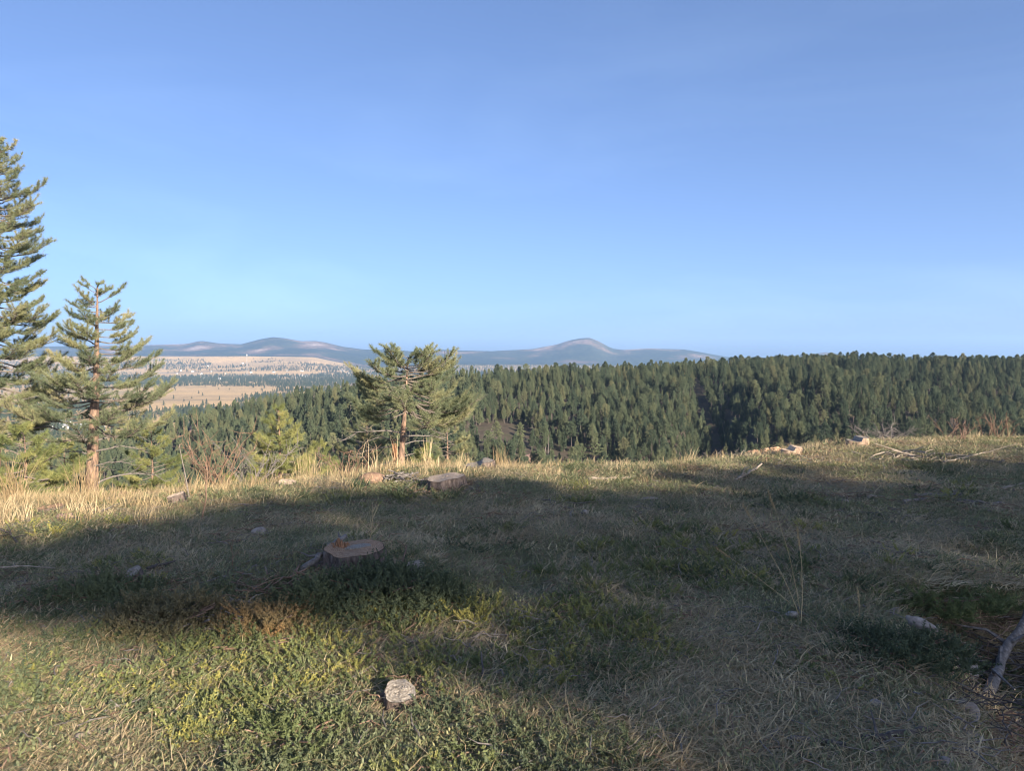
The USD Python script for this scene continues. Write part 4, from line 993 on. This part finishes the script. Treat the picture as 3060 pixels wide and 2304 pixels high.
def clump(label, px, row, n, h, R=.10, lean=(.05, .3), w=.008, seed=0, m='tall_straw', name='grass_clump', cat='grass clump', back=.0):
    rg = np.random.default_rng(seed + 300)
    p = at(px, row); p[1] += back; p[2] = float(height(p[0], p[1]))
    t = usdkit.mesh(stage, numbered('/World', name), tuple([blades(n, R, h, lean, w, rg, .25)[0] + p, blades(n, R, h, lean, w, np.random.default_rng(seed + 300), .25)[1]]), f'/World/Looks/{m}')
    tag(t.GetPrim(), label, cat)
clump('spreading tuft of reddish straw at the left edge of the rim', 14, 498, 90, (.25, .62), .14, (.05, .42), seed=1)
clump('tuft of pale straw at the foot of the left pine', 84, 492, 80, (.2, .55), .16, seed=2)
clump('tallest tuft of pale straw on the rim, right of the young pine', 308, 478, 90, (.2, .62), .18, (.05, .30), .006, seed=3)
clump('curved thick straw stems in front of the splintered pine', 388, 473, 46, (.15, .62), .45, (.10, .50), .009, seed=4)
clump('upright bundle of pale stems right of the splintered pine', 427, 466, 22, (.2, .55), .05, (.04, .20), .012, seed=5)
clump('tuft of straw at the left of the two-step grey stump', 465, 469, 60, (.15, .38), .12, seed=6)
clump('tuft of golden straw at the right of the two-step grey stump', 499, 468, 70, (.15, .5), .12, (.02, .2), seed=7)
clump('low tuft of straw on the rim, right of centre', 692, 460, 40, (.12, .36), .10, seed=8)
clump('fan of straw between the left pine and the bare shrub', 205, 487, 70, (.15, .42), .3, seed=9)
clump('green leafy weed tuft in front of the log chunk', 360, 489, 50, (.06, .16), .12, (.03, .1), .022, 10, 'weed_leaf', 'weed', 'weed')

def stalk(label, px, row, top_px, top_row, r=.004, m='tall_straw', seed=0, side=8, seed_head=True, name='dry_stalk', sl=.12):
    """One tall dead stem with side stems or a seed head."""
    rg = np.random.default_rng(seed + 500)
    p = at(px, row); tp = above(top_px, top_row, p[1] + .02) - p
    n = 9; s = np.linspace(0, 1, n)
    Q = s[:, None] * tp + np.stack([np.sin(s * 3) * .03 * tp[2], np.zeros(n), np.zeros(n)], 1) + rg.normal(size=(n, 3)) * r * .6
    Q[0, 2] -= .02
    t = thing(name, label, 'dry plant', p)
    part(t, 'stem', tube(Q, np.linspace(r, r * .35, n), 5), m, smooth=60)
    if side:
        tb = []
        for q in range(side):
            i = int(rg.integers(2, n - 1)); d = unit([rg.normal(), rg.normal(), 1.2]); l = rg.uniform(.4, 1.0) * sl
            tb.append(tube([Q[i], Q[i] + d * l * .5, Q[i] + d * l + [0, 0, .02]], [r * .5, r * .4, r * .2], 4, False))
        part(t, 'side_stem', cat_meshes(tb), m)
    if seed_head:
        D = unit(Q[-1] - Q[-3])
        pts = Q[-1] - D * np.linspace(0, .10, 10)[:, None]
        v, f = needles_cloud(pts, np.repeat(D[None], 10, 0), 7, .022, .005, .7, rg)
        part(t, 'seed_head', (v, f), m)
    return t
stalk('dark brown upright stalk standing in front of the rim at left', 202, 521, 207, 457, .010, 'brown_twig', 1, 10)
stalk('tall straight grass stalk in the shaded grass at right', 801, 628, 797, 528, .0028, 'tall_straw', 2, 2)
stalk('long grass stalk arching left from the same tuft in the right shade', 802, 622, 742, 505, .0024, 'tall_straw', 3, 1)
stalk('thin grass stalk leaning left, between the arching and the straight one', 801, 615, 768, 492, .0022, 'tall_straw', 4, 1)
stalk('low grass stalk arching far left in the right shade', 798, 610, 715, 548, .0022, 'tall_straw', 5, 0)
stalk('short upright stalk right of the tall grass stalk', 859, 630, 857, 588, .0028, 'tall_straw', 6, 0)
stalk('slender branched weed behind the large stump', 369, 546, 373, 508, .004, 'tall_straw', 7, 14, False, sl=.16)
stalk('thin bent weed stem left of the large stump', 233, 572, 230, 544, .004, 'brown_twig', 8, 5, False)
stalk('pale forked stem in the big shadow left of the bent weed', 191, 560, 178, 543, .003, 'grey_stick', 9, 5, False)

def bare_shrub(label, px, row, h, spread, n, seed, m='brown_twig', back=.15, name='bare_shrub', r=.009):
    rg = np.random.default_rng(seed + 700)
    p = at(px, row); p[1] += back; p[2] = float(height(p[0], p[1]))
    t = thing(name, label, 'shrub', p)
    for q in range(n):
        a = rg.uniform(0, 6.28); l = h * rg.uniform(.6, 1.1)
        d = unit([math.cos(a) * spread, math.sin(a) * spread, 1])
        b = np.array([rg.normal() * .12 * spread, rg.normal() * .12, -.03])
        Q = b + np.linspace(0, 1, 6)[:, None] * d * l + np.cumsum(rg.normal(size=(6, 3)), 0) * .03 * l
        tb = [tube(Q, np.linspace(r, r * .35, 6), 5)]
        for k in range(7):
            i = int(rg.integers(2, 6)); dd = unit(d + rg.normal(size=3) * .9); ll = l * rg.uniform(.12, .35)
            tb.append(tube([Q[i], Q[i] + dd * ll * .6, Q[i] + dd * ll + [0, 0, .1 * ll]], [r * .5, r * .35, r * .15], 4, False))
        part(t, 'stem', cat_meshes(tb), m, smooth=60)
bare_shrub('leafless reddish-brown shrub behind the rim, left of the young pine', 212, 487, .95, .7, 16, 1)
bare_shrub('leafless grey shrub between the reddish shrub and the young pine', 246, 483, .8, .9, 14, 2, 'grey_stick')
bare_shrub('small leafless shrub with dead orange twigs on the rim at left of centre', 345, 476, .5, 1.0, 10, 3)
bare_shrub('tangle of bare grey branches on the right rim, right of the two-step stump', 886, 441, .55, 1.5, 13, 4, 'grey_stick', .0)
bare_shrub('second tangle of bare branches on the right rim, partly behind the first', 905, 440, .5, 1.5, 12, 5, 'grey_stick', .2)
bare_shrub('leaning bare stems on the forest side of the right rim', 727, 456, .35, 1.3, 7, 6, 'grey_stick', .0)
bare_shrub('thin reddish bare shrub at the far right of the rim', 1000, 439, .6, .8, 12, 7, 'brown_twig', .1)
bare_shrub('thin bare shrub on the right rim between the tangles and the far right', 958, 440, .45, .9, 10, 8, 'brown_twig', .1)

# heaps of brush and chips
def heap(name, label, px, row, R, H_, n, m, seed, cat='brush pile', r=.006, L=(.12, .4)):
    rg = np.random.default_rng(seed + 900)
    p = at(px, row)
    t = thing(name, label, cat, p)
    for q in range(n):
        a = rg.uniform(0, 6.28); rr = R * math.sqrt(rg.uniform()); l = rg.uniform(*L)
        c = np.array([rr * math.cos(a), .6 * rr * math.sin(a), H_ * (1 - rr / R) * rg.uniform(.2, 1) + .01])
        b = rg.uniform(0, 6.28); d = np.array([math.cos(b), math.sin(b), rg.normal() * .18])
        part(t, 'stick', tube(c + np.linspace(-.5, .5, 5)[:, None] * d * l + rg.normal(size=(5, 3)) * .012, r * rg.uniform(.5, 1.4) * np.linspace(1, .5, 5), 5), m, smooth=60)
heap('brush_pile', 'low pile of pinkish dead sticks in sun on the right strip', 910, 459, .75, .14, 46, 'pale_stick', 1, r=.010, L=(.2, .7))
heap('brush_pile', 'heap of grey bark and sticks on the rim, below the splintered pine', 400, 483, .38, .16, 40, 'grey_stick', 2, r=.012)
heap('chip_pile', 'heap of orange wood chips left of the orange-sided stump', 772, 454, .40, .12, 60, 'wood_chips', 3, 'chips', .018, (.05, .16))
heap('brush_pile', 'tangle of dark dead roots left of the large splintered stump', 300, 590, .45, .10, 46, 'brown_twig', 4, r=.006, L=(.2, .5))
heap('brush_pile', 'rusty dead twigs heaped round the small tilted stump', 135, 585, .32, .06, 34, 'brown_twig', 5, r=.004)
heap('brush_pile', 'grey twigs tangled in the hollow round the dark crooked branch', 955, 715, .45, .08, 46, 'dark_stick', 6, r=.004, L=(.1, .35))
heap('brush_pile', 'dark tangle of thin branches at the right edge, behind the thick grey branch', 1005, 668, .55, .16, 70, 'dark_stick', 8, r=.006, L=(.2, .6))
heap('brush_pile', 'brown brush heaped in the bottom right corner below the thick grey branch', 1000, 745, .42, .12, 60, 'brown_twig', 9, r=.005, L=(.15, .45))
heap('brush_pile', 'reddish dead brush on the bank above the hollow at the right edge', 985, 622, .50, .10, 50, 'brown_twig', 10, r=.004, L=(.12, .35))
heap('brush_pile', 'pale broken sticks on the brown litter below the pale dead twig', 235, 622, .28, .07, 30, 'grey_stick', 7, r=.005)

def juniper(label, px, row, rx, ry, h, m, n, seed, leaf=.02):
    """A juniper shrub: stems (parts) under a dome of sprigs."""
    rg = np.random.default_rng(seed + 1100)
    p = at(px, row)
    t = thing('juniper_shrub', label, 'shrub', p)
    tb = []
    for q in range(9):
        a = rg.uniform(0, 6.28); e = np.array([rx * .7 * math.cos(a), ry * .7 * math.sin(a), h * .6])
        part(t, 'stem', tube([[0, 0, -.02], e * [.4, .4, .5], e], [.010, .007, .003], 5), 'brown_twig', smooth=60)
    V = []
    lump_ = rg.uniform(0, 6.28, 4)
    for q in range(n):
        a = rg.uniform(0, 6.28); r = math.sqrt(rg.uniform(0, 1))
        hh = h * math.sqrt(max(0, 1 - r * r)) * (.75 + .3 * math.sin(3 * a + lump_[0]) * r + .2 * math.sin(5 * a + lump_[1])) * rg.uniform(.45, 1.05)
        v, f = sprigs(5, .05, (.05, .11), rg, (.1, 1.2), leaf, .0055, 7)
        V.append(v + [rx * r * math.cos(a), ry * r * math.sin(a), max(hh - .03, 0)])
    V = np.vstack(V)
    part(t, 'foliage', (V, np.arange(len(V)).reshape(-1, 3)), m)
juniper('large dark green juniper in front of the large splintered stump', 385, 600, .50, .42, .26, 'juniper_dark', 240, 1)
juniper('small bright grey-green juniper left of the large dark one', 311, 607, .20, .20, .17, 'juniper_dark', 80, 2)
juniper('dark juniper spreading right of the large splintered stump, below the whitish stump', 440, 606, .30, .20, .09, 'juniper_dark', 70, 3)
juniper('brown and orange dying juniper at lower left', 170, 630, .36, .30, .20, 'juniper_brown', 150, 4)
juniper('low dull green juniper left of the dying one', 95, 600, .42, .30, .13, 'juniper_dark', 120, 5)
juniper('brownish juniper between the dying one and the small bright one', 265, 628, .26, .22, .14, 'juniper_brown', 80, 6)
juniper('yellow-green juniper mat on the bank above the hollow at right', 925, 605, .60, .30, .13, 'juniper_green', 150, 7)
juniper('dark juniper hanging over the edge of the hollow, under the wedge-shaped stone', 900, 655, .36, .28, .12, 'juniper_dark', 110, 8)
juniper('yellowish juniper beside the straw at the bottom, right of centre left', 290, 745, .26, .20, .11, 'juniper_green', 34, 9)
juniper('yellow-green juniper left of the nearest small stump', 250, 650, .34, .24, .10, 'juniper_green', 40, 10)
